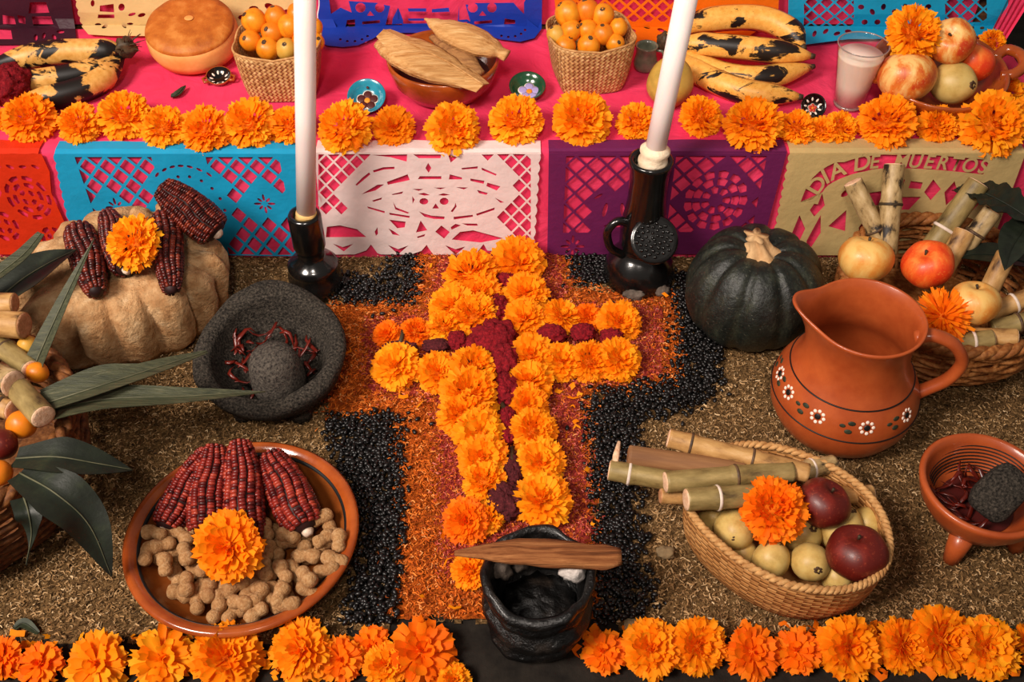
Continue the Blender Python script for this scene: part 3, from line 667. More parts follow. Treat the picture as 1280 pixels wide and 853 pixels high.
back('bright orange cut tissue sheet behind the taller heap of tejocotes', 'orange', [(690, VT), (975, VT), (972, 24), (930, 52), (850, 60), (760, 58), (698, 56)], ho, 4, ripple=.012)
ho = lattice(1004, -8, 1066, 32, 9.5, 8.5, 1.8)+lattice(1180, -8, 1232, 26, 9.5, 8.5, 1.8)+[elli(1075+14*k, 6+6*(k % 2), 4, 3, k) for k in range(7)]+[elli(1080+16*k, 26, 4, 4, k, 8) for k in range(5)]+[elli(1003+14*k, 44+3*(k % 2), 2.5, 4.5, .4*k, 8) for k in range(5)]+[elli(1190+12*k, 40, 3, 2, k, 8) for k in range(4)]
back('cyan cut tissue sheet hanging behind the glass and handled bowl', 'cyan', [(986, VT), (1264, VT), (1256, 20), (1240, 50), (1180, 52), (1060, 54), (1000, 62), (992, 55), (984, 20)], ho, 5, tilt=.01)

# ------------------------------------------------------------------ marigolds
def marigold_mesh(seed, style):
    r = random.Random(seed); g = G()
    cfg = {0: (10, .48, .22, .52), 1: (8, .66, .26, .42), 2: (6, .80, .12, .34), 3: (5, .84, .30, .22)}[style]
    rings, plen, pw, dome = cfg
    for k in range(rings):
        f = k/(rings-1); th = math.radians(98-90*f); n = max(3, int((29 if style != 2 else 30)*math.sin(max(th, .16))))
        if style == 3: n = max(4, int(18*math.sin(max(th, .16))))
        for i in range(n):
            a = 2*math.pi*(i+r.random()*.7)/n+k*.6; t2 = th+r.uniform(-.16, .16)
            d = Vector((math.cos(a)*math.sin(t2), math.sin(a)*math.sin(t2), math.cos(t2)*(dome+.25)+.02))
            tan = Vector((-math.sin(a), math.cos(a), 0)); nn = d.cross(tan).normalized()
            if nn.z < 0: nn = -nn
            R1 = r.uniform(.86, 1.06)*(1 if f < .75 else .92); R0 = R1*(1-plen); w = pw*r.uniform(.75, 1.2); cu = r.uniform(.02, .16)*(1 if f < .7 else .5); tw = r.uniform(-.5, .5); rows = []
            for s, ww in ((0, .25), (.45, .7), (.8, 1.0), (1.0, .72)):
                c = d*(R0+(R1-R0)*s)+nn*(-cu*(s**2)*(1 if f < .5 else -.4)); row = []
                for q in (-1, 0, 1):
                    off = tan*(q*w*ww*.5)+nn*(abs(q)*w*.22*(1 if (i+k) % 2 else -.5)+tw*q*w*.3*s)
                    ext = d*(r.uniform(-.05, .05) if s == 1.0 else 0)-d*(.05 if (s == 1 and q == 0) else 0)
                    row.append(c+off+ext)
                rows.append(row)
            g.grid(rows)
    np_ = len(g.f)
    g.ell((0, 0, -.12), (.40, .40, .26), 10, 6)
    nc = len(g.f)
    me = g.mesh('marigold'); me.materials.append(MAT['mari']); me.materials.append(MAT['marideep'])
    mi = np.zeros(nc, np.int32); mi[np_:] = 1; me.polygons.foreach_set('material_index', mi); return me
MG = {s: [marigold_mesh(100*s+k, s) for k in range(5)] for s in range(4)}
MGD = {}
for s in MG:
    MGD[s] = []
    for me in MG[s][:3]:
        m2 = me.copy(); m2.materials[0] = MAT['marideep']; MGD[s].append(m2)
def marigold(u, v, rpx, zbase, label, group, style=0, tilt=None, lift=.5, deep=False, squash=1.0):
    p = P(u, v, zbase+.02); R = rpx*ppm(p); p = P(u, v, zbase+R*lift)
    R = rpx*ppm(p)*.98
    pool = (MGD if deep else MG)[style]; me = pool[rnd.randrange(len(pool))]
    o = bpy.data.objects.new('marigold', me); COL.objects.link(o)
    n = Vector((0, -.45, 1)) if tilt is None else Vector(tilt)
    n = n+Vector((rnd.uniform(-.35, .35), rnd.uniform(-.3, .3), 0))
    o.matrix_world = facing(p, n, rnd.uniform(0, 6.28))@Matrix.Diagonal((R, R, R*squash, 1))
    return tag(o, label, 'marigold', group)
row = [(2, 150, 14, 0), (38, 150, 35, 0), (100, 156, 29, 0), (156, 146, 35, 0), (206, 160, 30, 0), (257, 163, 33, 0), (313, 156, 36, 0), (362, 158, 27, 0), (432, 160, 37, 0), (492, 159, 29, 1), (566, 162, 36, 0), (645, 152, 36, 0), (727, 150, 39, 0), (796, 153, 27, 0), (876, 147, 29, 0), (941, 157, 39, 0), (996, 160, 25, 0), (1028, 163, 19, 0), (1050, 160, 23, 0), (1108, 153, 39, 0), (1171, 157, 27, 0), (1240, 157, 44, 0), (1276, 150, 30, 1)]
for i, (u, v, r_, st) in enumerate(row):
    marigold(u, v, r_, ZS+.003, f'{ORD[i]} marigold from the left in the garland along the step edge', 'marigolds along the step edge', st, (0, -.75, 1), .45)
marigold(1256, 116, 25, ZS+.003, 'marigold on the step just under the handle of the clay bowl', 'marigolds on the step', 0, (0, -.6, 1), .5)
marigold(1240, 54, 19, ZS+.045, 'small marigold behind the handled clay bowl, beside the pink strip', 'marigolds on the step', 0, (0, -.6, 1), .5)
low = [(4, 824, 30, 3), (50, 830, 32, 3), (122, 829, 43, 3), (203, 824, 42, 3), (284, 822, 47, 1), (377, 814, 43, 1), (426, 825, 32, 3), (464, 808, 28, 3), (482, 833, 30, 1), (527, 815, 46, 3), (568, 850, 22, 1)]
for i, (u, v, r_, st) in enumerate(low):
    marigold(u, v, r_, .002, f'{ORD[i]} marigold from the left in the bottom row left of the black pot', 'marigolds in the bottom row', st, (0, -.35, 1), .42, deep=(i in (0, 1, 6, 7, 9)))
low = [(754, 816, 31, 3), (813, 812, 40, 1), (873, 808, 39, 1), (941, 816, 38, 3), (996, 815, 33, 3), (1061, 811, 44, 1), (1128, 808, 37, 1), (1176, 801, 46, 1), (1232, 812, 43, 1), (1283, 800, 22, 3)]
for i, (u, v, r_, st) in enumerate(low):
    marigold(u, v, r_, .002, f'{ORD[i]} marigold in the bottom row counting right from the black pot', 'marigolds in the bottom row', st, (0, -.35, 1), .42, deep=(i in (0, 3, 4)))
CR = {'left upright column': [(588, 345, 33), (598, 366, 28), (566, 384, 29), (593, 396, 30), (556, 410, 22), (592, 464, 31), (588, 495, 37), (580, 520, 32), (600, 543, 33), (604, 574, 31), (606, 602, 27), (583, 652, 29), (610, 648, 20), (588, 713, 24)],
      'right upright column': [(648, 329, 33), (657, 368, 28), (655, 400, 28), (664, 446, 28), (662, 478, 29), (660, 505, 25), (667, 540, 29), (676, 578, 30), (678, 626, 36)],
      'upper edge of the right arm': [(702, 397, 25), (734, 398, 19), (774, 403, 27)], 'lower edge of the right arm': [(702, 453, 26), (737, 453, 26), (773, 450, 28)],
      'upper edge of the left arm': [(520, 416, 19), (485, 419, 18)], 'lower edge of the left arm': [(548, 467, 27), (495, 459, 30)]}
for nm, pts in CR.items():
    for i, (u, v, r_) in enumerate(pts):
        w = 'down' if 'column' in nm else 'outward'
        marigold(u, v, r_*1.12, .013, f'{ORD[i]} marigold {w} on the {nm} of the cross', 'marigolds of the flower cross', rnd.choice((0, 1, 1)), (0, -.35, 1), .45, deep=(nm == 'upper edge of the left arm' or (u, v) in ((734, 398), (583, 652))))
def celosia(u, v, rx, ry, z, label, mat='celosia', h=.8):
    p = P(u, v, z); s = ppm(p); sd = rnd.random()*50
    def fn(q):
        a = 1+noise.noise(q*3.0+Vector((sd, 0, 0)))*.26+noise.noise(q*9+Vector((0, sd, 0)))*.20+noise.noise(q*22)*.10; return q*a
    g = G().ell((0, 0, 0), (rx*s, ry*s*1.15, min(rx, ry)*s*h), 44, 26, fn=fn)
    o = obj('celosia', g, mat); o.location = p; return tag(o, label, 'flower', 'red cockscomb flowers')
for (u, v, rx, ry, lab) in [(597, 336, 12, 13, 'topmost red cockscomb between the top marigolds of the cross'), (632, 352, 13, 12, 'second red cockscomb from the top of the cross'), (621, 386, 14, 19, 'slim red cockscomb just above the centre of the cross'), (618, 424, 28, 24, 'largest crimson cockscomb at the centre of the cross'),
                            (630, 452, 22, 22, 'crimson cockscomb just below the largest one in the cross'), (632, 487, 17, 22, 'crimson cockscomb under the crossing, beside bare dark stems'), (634, 524, 11, 16, 'small dark red cockscomb halfway down the cross'), (633, 546, 11, 10, 'lowest small red cockscomb bead in the cross'), (572, 426, 12, 13, 'red cockscomb left of the cross centre, outer one'),
                            (592, 430, 11, 13, 'dusty pink cockscomb left of the cross centre, inner one'), (690, 418, 17, 13, 'red cockscomb on the right arm nearest the centre'), (729, 416, 15, 12, 'middle red cockscomb on the right arm of the cross'), (764, 421, 14, 11, 'outermost red cockscomb on the right arm of the cross')]:
    celosia(u, v, rx, ry, .03, lab)
for (u, v, rx, ry, lab) in [(545, 432, 17, 9, 'dark mauve cockscomb on the left arm near the centre'), (500, 434, 22, 8, 'dark withered cockscomb lying along the left arm'), (640, 588, 15, 20, 'dark mauve cockscomb low in the cross upright'), (633, 626, 24, 24, 'big dull mauve cockscomb above the split wood')]:
    celosia(u, v, rx, ry, .026, lab, 'celosiadark', .7)
for (p0, p1, lab) in [((628, 505), (640, 545), 'dark flower stem lying in the cross upright'), ((500, 430), (503, 412), 'short dark stem on the left arm of the cross'), ((640, 560), (636, 600), 'lower dark flower stem between the mauve cockscombs')]:
    g = G().tube([P(*p0, .03), (P(*p0, .03)+P(*p1, .028))/2+Vector((.002, 0, .003)), P(*p1, .026)], [.0035, .003, .0025], 7); tag(obj('flower_stem', g, 'stem'), lab, 'stem')

# ------------------------------------------------------------------ shared builders for pots, baskets, fruit, canes, leaves
def px3(pts): return [P(*p) for p in pts]
def loft(name, rings, mat, parent=None):
    m = len(rings[0]); vs = [tuple(p) for r in rings for p in r]; fs = []; uv = []
    cum = []; 
    r0 = rings[0]; c = [0.0]
    for k in range(m): c.append(c[-1]+(Vector(r0[(k+1) % m])-Vector(r0[k])).length)
    hh = [0.0]
    for i in range(len(rings)-1): hh.append(hh[-1]+(Vector(rings[i+1][0])-Vector(rings[i][0])).length)
    for i in range(len(rings)-1):
        for k in range(m):
            k2 = (k+1) % m; fs.append((i*m+k, i*m+k2, (i+1)*m+k2, (i+1)*m+k)); uv += [(c[k], hh[i]), (c[k+1], hh[i]), (c[k+1], hh[i+1]), (c[k], hh[i+1])]
    me = bpy.data.meshes.new(name); me.from_pydata(vs, [], fs); ul = me.uv_layers.new(name='UVMap')
    ul.data.foreach_set('uv', [x for p in uv for x in p]); me.polygons.foreach_set('use_smooth', [True]*len(fs)); me.update()
    return obj(name, me, mat, parent)
def twist_rim(ring, r, strands, turns, parent, mat, name='rim_strand'):
    n = len(ring); ring = [Vector(p) for p in ring]
    for s in range(strands):
        pts = []
        N = n*3
        for i in range(N):
            t = i/3; k = int(t); f = t-k; p = ring[k % n].lerp(ring[(k+1) % n], f); tg = (ring[(k+1) % n]-ring[k % n]).normalized(); out = tg.cross(Vector((0, 0, 1)))
            a = 2*math.pi*(s/strands+turns*i/N); pts.append(p+out*(math.cos(a)*r*.55)+Vector((0, 0, 1))*(math.sin(a)*r*.55))
        obj(name, G().tube(pts, r*.72, 7, closed=True), mat, parent)
def sqring(hx, hy, z, n=56, e=5.0, bow=0):
    out = []
    for k in range(n):
        a = 2*math.pi*k/n; c, s = math.cos(a), math.sin(a); q = (abs(c)**e+abs(s)**e)**(-1/e); out.append((hx*c*q, hy*s*q, z+bow*(abs(c*s)*4-1)*.5))
    return out
def square_basket(label, loc, rz, hb, ht, h):
    t = thing('woven_basket', label, 'basket', loc, (0, 0, rz), 'small square palm baskets')
    N = 8; out = [sqring(hb+(ht-hb)*(i/N)**.7, (hb+(ht-hb)*(i/N)**.7)*.92, .001+h*i/N, e=6-2.5*i/N, bow=.006*i/N) for i in range(N+1)]
    inn = [[(x*.965, y*.965, z) for x, y, z in r] for r in out[::-1]]
    loft('body', out+inn, 'palm', t); obj('bottom', G().add(sqring(hb*.98, hb*.9, .003), [tuple(range(56))]), 'palm', t)
    obj('rim', G().tube([(x*.985, y*.985, z) for x, y, z in out[-1]], .0017, 6, closed=True), 'palmrim', t)
    return t
def wicker_basket(label, loc, Rt, Rb, Hh, rows, stakes, mat, group, tilt=(0, 0, 0)):
    t = thing('wicker_basket', label, 'basket', loc, tilt, group); n = stakes*3
    def R(z): f = z/Hh; return Rb+(Rt-Rb)*f**.8+.012*math.sin(math.pi*f)
    for j in range(rows):
        z = .006+(Hh-.012)*j/(rows-1); pts = []
        for k in range(n):
            a = 2*math.pi*k/n; w = .0030*math.cos(2*math.pi*k/6+math.pi*(j % 2)); pts.append(((R(z)+w)*math.cos(a), (R(z)+w)*math.sin(a), z))
        obj('weaver', G().tube(pts, (Hh/rows)*.52, 6, closed=True, flat=.6, up=(0, 0, 1)), mat, t)
    sg = G().tube([(R(z)*1.0, 0, z) for z in [0.004+Hh*.98*i/6 for i in range(7)]], .0036, 6).mesh('stake'); sg.materials.append(MAT[mat])
    for k in range(stakes):
        o = obj('stake', sg, None, t); o.rotation_euler = (0, 0, 2*math.pi*(k+.25)/stakes)
    ring = [(R(Hh)*math.cos(2*math.pi*k/64), R(Hh)*math.sin(2*math.pi*k/64), Hh+.003) for k in range(64)]
    twist_rim(ring, .0085, 3, 16, t, mat)
    obj('bottom', G().lathe([(0, .004), (Rb*.6, .004), (Rb+.003, .006)], 48), mat, t); return t
def fruit(name, label, cat, p, r, mat, group=None, kind='apple', up=None, endmat='fruitend'):
    t = thing(name, label, cat, p, None, group)
    up = Vector(up) if up is not None else Vector((rnd.uniform(-.8, .8), rnd.uniform(-.9, .2), rnd.uniform(.3, 1)))
    M = facing((0, 0, 0), up, rnd.uniform(0, 6))
    g = G(); sd = rnd.random()*40
    if kind == 'apple':
        prof = []
        for i in range(21):
            ph = -math.pi/2+math.pi*i/20; rr = math.cos(ph); z = math.sin(ph)*.88
            dip = .26*math.exp(-(rr/.30)**2) if z > 0 else .14*math.exp(-(rr/.25)**2)
            prof.append((max(rr*(1.0+.05*math.sin(ph)), 0)*r, (z-(dip if z > 0 else -dip))*r))
        prof[0] = (0, prof[0][1]); prof[-1] = (0, prof[-1][1])
        g.lathe(prof, 28, M, fn=lambda p_, a, rr, z: (p_[0]*(1+.025*math.cos(5*a+sd)), p_[1]*(1+.025*math.cos(5*a+sd)), p_[2]))
        obj('skin', g, mat, t); obj('stem', G().tube([(0, 0, r*.56), (r*.03, 0, r*.68), (r*.08, 0, r*.82)], [r*.05, r*.045, r*.06], 6, M), 'stem', t)
    else:
        def fn(q): return q*(1+noise.noise(q*1.2+Vector((sd, 0, 0)))*.07)
        g.ell((0, 0, 0), (r*.97, r*.97, r*(1.0 if kind == 'tejo' else 1.06)), 24, 16, M, fn); obj('skin', g, mat, t)
        e = G()
        for k in range(6):
            a = k*1.047; e.ell((math.cos(a)*r*.12, math.sin(a)*r*.12, r*(.96 if kind == 'tejo' else 1.02)), (r*.14, r*.09, r*.06), 8, 5, M)
        e.ell((0, 0, r*(.95 if kind == 'tejo' else 1.01)), (r*.19, r*.19, r*.055), 10, 5, M); obj('blossom_end', e, endmat, t)
    return t
def cane(label, p0, p1, r, mat='cane', nodes=(.5,), group=None, cut0=None, cut1='canecut', nodemat='canenode', bend=0):
    p0 = Vector(p0); p1 = Vector(p1); L = (p1-p0).length; t = thing('sugarcane_piece', label, 'sugarcane', axis(p0, p1), None, group)
    st = sorted(set([0, .02, .98, 1]+[max(0, min(1, n_+d)) for n_ in nodes for d in (-.06, -.02, .02, .06)]+[.25, .5, .75])); pts = []; rr = []
    for s in st:
        q = 1.0
        for n_ in nodes:
            if abs(s-n_) < .03: q = 1.10
        pts.append((L*s, 0, bend*math.sin(math.pi*s))); rr.append(r*q)
    obj('stalk', G().tube(pts, rr, 16, caps=True), mat, t)
    for n_ in nodes: obj('node', G().tube([(L*n_-r*.16, 0, bend*math.sin(math.pi*n_)), (L*n_, 0, bend*math.sin(math.pi*n_)), (L*n_+r*.16, 0, bend*math.sin(math.pi*n_))], [r*1.09, r*1.17, r*1.09], 16), nodemat, t)
    for m, x, s in ((cut0, 0, -1), (cut1, L, 1)):
        if m: obj('cut_end', G().tube([(x-s*.0004, 0, 0), (x+s*.0008, 0, 0), (x+s*.0014, 0, 0)], [r*.95, r*.93, r*.7], 16), m, t)
    return t
def leaf(label, pts, width, mat='leaf', ribmat='rib', fold=.25, group=None, n=22, prof=None, name='sword_leaf', up=(0, 0, 1), quilt=0):
    path = bez(px3(pts), n); o0 = path[0].copy(); t = thing(name, label, 'leaf', o0, None, group); w0 = width*ppm(path[n//2]); rows = []; ribp = []
    for i, p in enumerate(path):
        f = i/(n-1); tg = (path[min(i+1, n-1)]-path[max(i-1, 0)]).normalized(); sd = tg.cross(Vector(up)).normalized(); nn = sd.cross(tg)
        w = w0*(prof(f) if prof else (min(1, .72+f*1.2) if f < .3 else (1-((f-.3)/.7)**1.7)*1.0)+.01); row = []
        for q in (-1, -.66, -.33, 0, .33, .66, 1):
            row.append(p-o0+sd*(q*w*.5)+nn*(abs(q)*w*fold*.5+(quilt*w*math.sin(f*46+abs(q)*6)*.05 if q else 0)))
        rows.append(row); ribp.append(p-o0+nn*.0009)
    g = G().grid(rows); bk = G().grid([[v-Vector((0, 0, .0007)) for v in r] for r in rows]); g.add(bk.v, [f[::-1] for f in bk.f])
    obj('blade', g, mat, t); obj('midrib', G().tube(ribp, [.0012*(1-.7*i/(n-1)) for i in range(n)], 5), ribmat, t); return t
def blob(p, r, amp=.3, sc=2.0, seg=20, rings=12):
    sd = rnd.random()*90
    return G().ell((0, 0, 0), r, seg, rings, fn=lambda q: q*(1+noise.noise(q*sc+Vector((sd, 0, 0)))*amp))

# ------------------------------------------------------------------ corn ears
def ear_meshes(seed, L=.12, R=.0205, rows=13, per=30):
    r = random.Random(seed); g = G(); c = G()
    def prof(x): f = x/L; return R*(.82+.20*math.sin(math.pi*min(f*1.15+.1, 1)))*(1 if f < .7 else 1-((f-.7)/.3)**2*.5)*(1 if f > .1 else 1-((.1-f)/.1)**2*.38)
    for j in range(rows):
        for i in range(per):
            x = L*(.03+.94*(i+.5+r.uniform(-.12, .12))/per); a = 2*math.pi*j/rows+.10*math.sin(i*.3+seed)+r.uniform(-.03, .03); rr = prof(x)
            if r.random() < .012: continue
            dx = L/per*.49; da = math.pi/rows*.82; h = R*.19*r.uniform(.85, 1.15)
            vs = []
            for (sx, sa, hh) in ((1, 1, 0), (.92, .92, .55), (.55, .5, 1.0)):
                for (ex, ea) in ((-1, -1), (1, -1), (1, 1), (-1, 1)):
                    q = rr+h*hh-h*.35; an = a+da*ea*sa; vs.append((x+dx*ex*sx, q*math.cos(an), q*math.sin(an)))
            fs = [(8, 9, 10, 11)]
            for b in (0, 4):
                for k in range(4): k2 = (k+1) % 4; fs.append((b+k, b+k2, b+4+k2, b+4+k))
            g.add(vs, fs)
    c.tube([(L*f, 0, 0) for f in (0, .1, .3, .5, .7, .9, .97, 1.0)], [prof(max(.001, L*f))*.93 if f < .95 else R*(.45 if f < .99 else .2) for f in (0, .1, .3, .5, .7, .9, .97, 1.0)], 14)
    tip = G().tube([(-.007, 0, 0), (-.003, 0, 0), (.004, 0, 0)], [R*.18, R*.30, R*.36], 12)
    return g.mesh('kernels'), c.mesh('cob'), tip.mesh('stalk_end')
EARS = [ear_meshes(k) for k in range(4)]
def ear(label, p0, p1, k, mat, group, roll=0, wide=1.0):
    p0 = Vector(p0); p1 = Vector(p1); s = (p1-p0).length/.12; M = axis(p0, p1, roll)@Matrix.Diagonal((s, wide, wide, 1)); t = thing('corn_ear', label, 'corn', M, None, group)
    a, b, c = EARS[k % 4]
    for nm, me, m, kd in (('kernels', a, mat, 'stuff'), ('cob', b, 'cob', None), ('stalk_end', c, 'cobtip', None)):
        o = bpy.data.objects.new(nm, me); COL.objects.link(o); o.parent = t
        if not me.materials: me.materials.append(MAT[m])
        o.material_slots[0].link = 'OBJECT'; o.material_slots[0].material = MAT[m]
        if kd: o['kind'] = kd
    return t

# ================================================================== on the floor, left
# pale fluted stone
c = P(172, 372, 0); c = Vector((-.548, 1.095, 0))
def stonefn(p, a, r, z):
    f = z/.118; lob = 1+(.24*abs(math.sin(8*a+.9+.4*math.sin(3*a)))**.42-.17)*min(1, f*3+.3)*(1 if f < .97 else min(1, (r/.10)**3)*.8)
    x, y = p[0]*lob, p[1]*lob; d = 1+nz((x, y, z), 26, .05)+nz((x, y, z), 9, .07)+nz((x, y, z), 75, .028)+nz((x, y, z), 150, .014)
    zz = z*(1+.10*nz((x, y, 0), 14, 1))+(.012*max(0, y/.1) if f > .7 else 0)+(nz((x, y, z), 40, .006) if f > .8 else 0)
    return (x*d*1.0, y*d*.80, max(zz, 0))
pr = [(0, 0), (.118, 0), (.134, .02), (.142, .05), (.143, .075), (.138, .095), (.126, .108), (.110, .115), (.09, .118), (.07, .119), (.05, .119), (.025, .119), (0, .119)]
o = obj('carved_stone', G().lathe(pr, 220, fn=stonefn), 'stone'); o.location = c; o.rotation_euler = (0, 0, .35)
tag(o, 'pale fluted stone block carrying four corn ears and a marigold', 'stone')
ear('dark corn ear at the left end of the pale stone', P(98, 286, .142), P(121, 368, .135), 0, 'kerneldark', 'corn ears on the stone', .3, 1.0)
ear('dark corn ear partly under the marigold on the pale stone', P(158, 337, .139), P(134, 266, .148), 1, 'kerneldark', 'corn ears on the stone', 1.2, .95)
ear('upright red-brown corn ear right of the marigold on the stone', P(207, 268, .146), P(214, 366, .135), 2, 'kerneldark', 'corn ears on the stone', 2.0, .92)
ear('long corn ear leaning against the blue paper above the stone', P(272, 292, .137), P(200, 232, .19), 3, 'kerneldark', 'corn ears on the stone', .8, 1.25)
marigold(169, 304, 37, .15, 'marigold lying among the corn ears on the pale stone', 'marigolds on other offerings', 0, (0, -.8, 1), .6)
for (u, v, r_, lab) in [(176, 272, 14, 'small pale stone lump behind the marigold on the stone'), (206, 266, 12, 'pale stone knob behind the upright corn ear')]:
    p = P(u, v, .135); o = obj('stone_lump', blob(p, r_*ppm(p), .35), 'stone'); o.location = p; tag(o, lab, 'stone')

# stone mortar
mc = Vector((*P(338, 441, .080)[:2], .012))+Vector((0, .013, 0)); t = thing('stone_mortar', 'dark basalt mortar on stubby legs beside the pale stone', 'mortar', mc, (math.radians(10), 0, 0))
def mfn(p, a, r, z):
    d = 1+nz(p, 30, .025)+nz(p, 12, .03); lip = (.010*max(0, math.cos(a-1.75))**4 if z > .06 and r > .06 else 0)
    k = 1+(.10*max(0, math.cos(a-1.75))**6 if r > .085 else 0); return (p[0]*d*k, p[1]*d*k, z+lip+nz(p, 45, .002))
obj('bowl', G().lathe([(0, .008), (.045, .008), (.074, .020), (.091, .043), (.0975, .062), (.0995, .071), (.096, .077), (.087, .079), (.0785, .077), (.0755, .069), (.070, .050), (.057, .031), (.028, .020), (0, .018)], 72, fn=mfn), 'basalt', t)
for a in (-1.0, -2.2, 1.57):
    obj('leg', G().tube([(math.cos(a)*.055, math.sin(a)*.055, .035), (math.cos(a)*.066, math.sin(a)*.066, .012), (math.cos(a)*.07, math.sin(a)*.07, -.004 if a < 0 else -.022)], [.022, .017, .012], 12), 'basalt', t)
p0 = P(353, 488, .042); p1 = P(337, 440, .116); L = (p1-p0).length
o = obj('pestle', G().tube([(L*f, 0, 0) for f in (-.06, -.03, .03, .15, .35, .55, .75, .9, .98, 1.03)], [.008, .020, .030, .0345, .0355, .034, .0315, .0265, .018, .006], 24), 'pestle'); o.matrix_world = axis(p0, p1)
tag(o, 'rounded grey stone pestle standing in the basalt mortar', 'pestle')
def chilis(pts, z, mat, label, group, L=.024, vref=0):
    for i, (u, v, a) in enumerate(pts):
        p = P(u, v, z+rnd.uniform(0, .008)+max(0, vref-v)*.0007); l = L*rnd.uniform(.7, 1.5); pa = [Vector((l*(f-.5), .30*l*math.sin(f*3.1+i), .25*l*math.sin(f*4+i*2))) for f in (0, .25, .5, .75, 1)]
        g = G().tube(pa, [.0012, .0028, .0030, .0022, .0007], 6, flat=.4)
        o = obj('dried_chili', g, mat); o.location = p; o.rotation_euler = (rnd.uniform(-.5, .5), rnd.uniform(-.4, .4), a); tag(o, label, 'chili', group)
chilis([(303, 440, 2.2), (318, 436, 1.9), (330, 425, .2), (345, 418, 2.9), (352, 428, .9), (295, 428, 1.0), (308, 458, 2.4), (382, 438, .4), (370, 446, 1.9), (386, 466, 1.0), (300, 490, 1.3), (300, 432, 1.2), (308, 420, .4), (316, 425, 2.2), (325, 415, .8), (338, 412, 1.6), (292, 440, 2.6), (300, 452, 1), (312, 448, .2), (358, 424, -.6), (366, 432, -1), (378, 436, 1.3), (384, 446, 1.7), (376, 455, 2.2), (390, 430, 1.5), (296, 466, 1.9), (304, 478, .6), (316, 486, 2.0), (286, 450, .3), (372, 468, 1.1), (300, 418, .1), (388, 458, 2.0), (312, 464, 1.4)], .046, 'chili', 'broken piece of dried red chili in the basalt mortar', 'chilies in the mortar', vref=452)

# shorter black candlestick and its candle
def candlestick(label, loc, prof, seg=40):
    t = thing('candlestick', label, 'candlestick', loc); obj('body', G().lathe(prof, seg), 'blackclay', t); return t
lc = P(396, 358, .008)
candlestick('shorter glossy black clay candlestick behind the mortar', Vector((lc.x, lc.y, .005)), [(0, 0), (.036, 0), (.039, .004), (.039, .028), (.034, .036), (.037, .042), (.037, .048), (.031, .055), (.021, .061), (.0195, .070), (.0215, .078), (.0235, .084), (.0235, .136), (.0215, .140), (.0165, .140), (.016, .118), (0, .118)])
def candle(label, p0, p1, r, wrapmat, wl, wr):
    L = (p1-p0).length; t = thing('candle', label, 'candle', axis(p0, p1)); obj('wax', G().tube([(0, 0, 0), (L*.5, 0, 0), (L-.004, 0, 0), (L, 0, 0)], [r, r*1.0, r, r*.7], 28), 'wax', t)
    obj('wick', G().tube([(L, 0, 0), (L+.01, 0, .001)], [.001, .0008], 6), 'stem', t)
    pts = [(x, 0, 0) for x in np.linspace(wl[0], wl[1], 9)]; n = len(pts); g = G()
    g.tube(pts, [wr*(.93+.07*math.sin(k*2.2)) if k < n-1 else r*1.02 for k in range(n)], 24); g.v = [tuple(Vector(v)+Vector((0, nz(v, 90, .0014), nz(v, 110, .0014)))) for v in g.v]; obj('paper_wrap', g, wrapmat, t); return t
b0 = Vector((lc.x+.001, lc.y, .128)); tp = PY(381, -14, lc.y+.002); candle('tall white candle in the shorter black candlestick', b0, tp, .0135, 'tapeold', (-.006, .022), .0158)
# handled black candlestick and its candle
rc = Vector((*P(797, 350, 0)[:2], .006)); t = candlestick('taller black clay candlestick with a round rosette and loop handle', rc, [(0, 0), (.050, 0), (.054, .006), (.053, .022), (.046, .040), (.036, .052), (.030, .058), (.030, .064), (.033, .070), (.034, .100), (.030, .125), (.027, .15), (.027, .19), (.030, .208), (.031, .214), (.027, .216), (.0225, .212), (.022, .185), (0, .185)])
q = Vector((.010, -.040, .105)); M = facing(q, (.05, -.75, .66)); g = G().lathe([(0, -.012), (.026, -.011), (.032, -.004), (.035, .002), (.033, .005), (.028, .004), (0, .007)], 32, M); obj('rosette', g, 'blackclay', t)
g = G(); r2 = random.Random(5)
for k in range(44):
    a = k*2.4; d = .0270*math.sqrt(k/44); g.ell((math.cos(a)*d, math.sin(a)*d, .006), (.0026, .0026, .003), 8, 5, M)
obj('rosette_beads', g, 'blackclay', t)
obj('handle', G().tube(bez([(-.022, -.012, .112), (-.040, -.016, .120), (-.054, -.02, .104), (-.048, -.02, .075), (-.028, -.014, .055)], 18), .0062, 10), 'blackclay', t)
o = obj('ash_lump', blob((0, 0, 0), (.016, .010, .009), .4), 'ash', t); o.location = (-.010, -.050, .012)
o = obj('ash_lump', blob((0, 0, 0), (.012, .008, .008), .4), 'ash', t); o.location = (.030, -.044, .012)
b0 = rc+Vector((0.001, 0, .19)); tp = PY(860, -12, rc.y+.004); candle('tall white candle leaning right in the taller black candlestick', b0, tp, .0140, 'tape', (.004, .046), .0212)

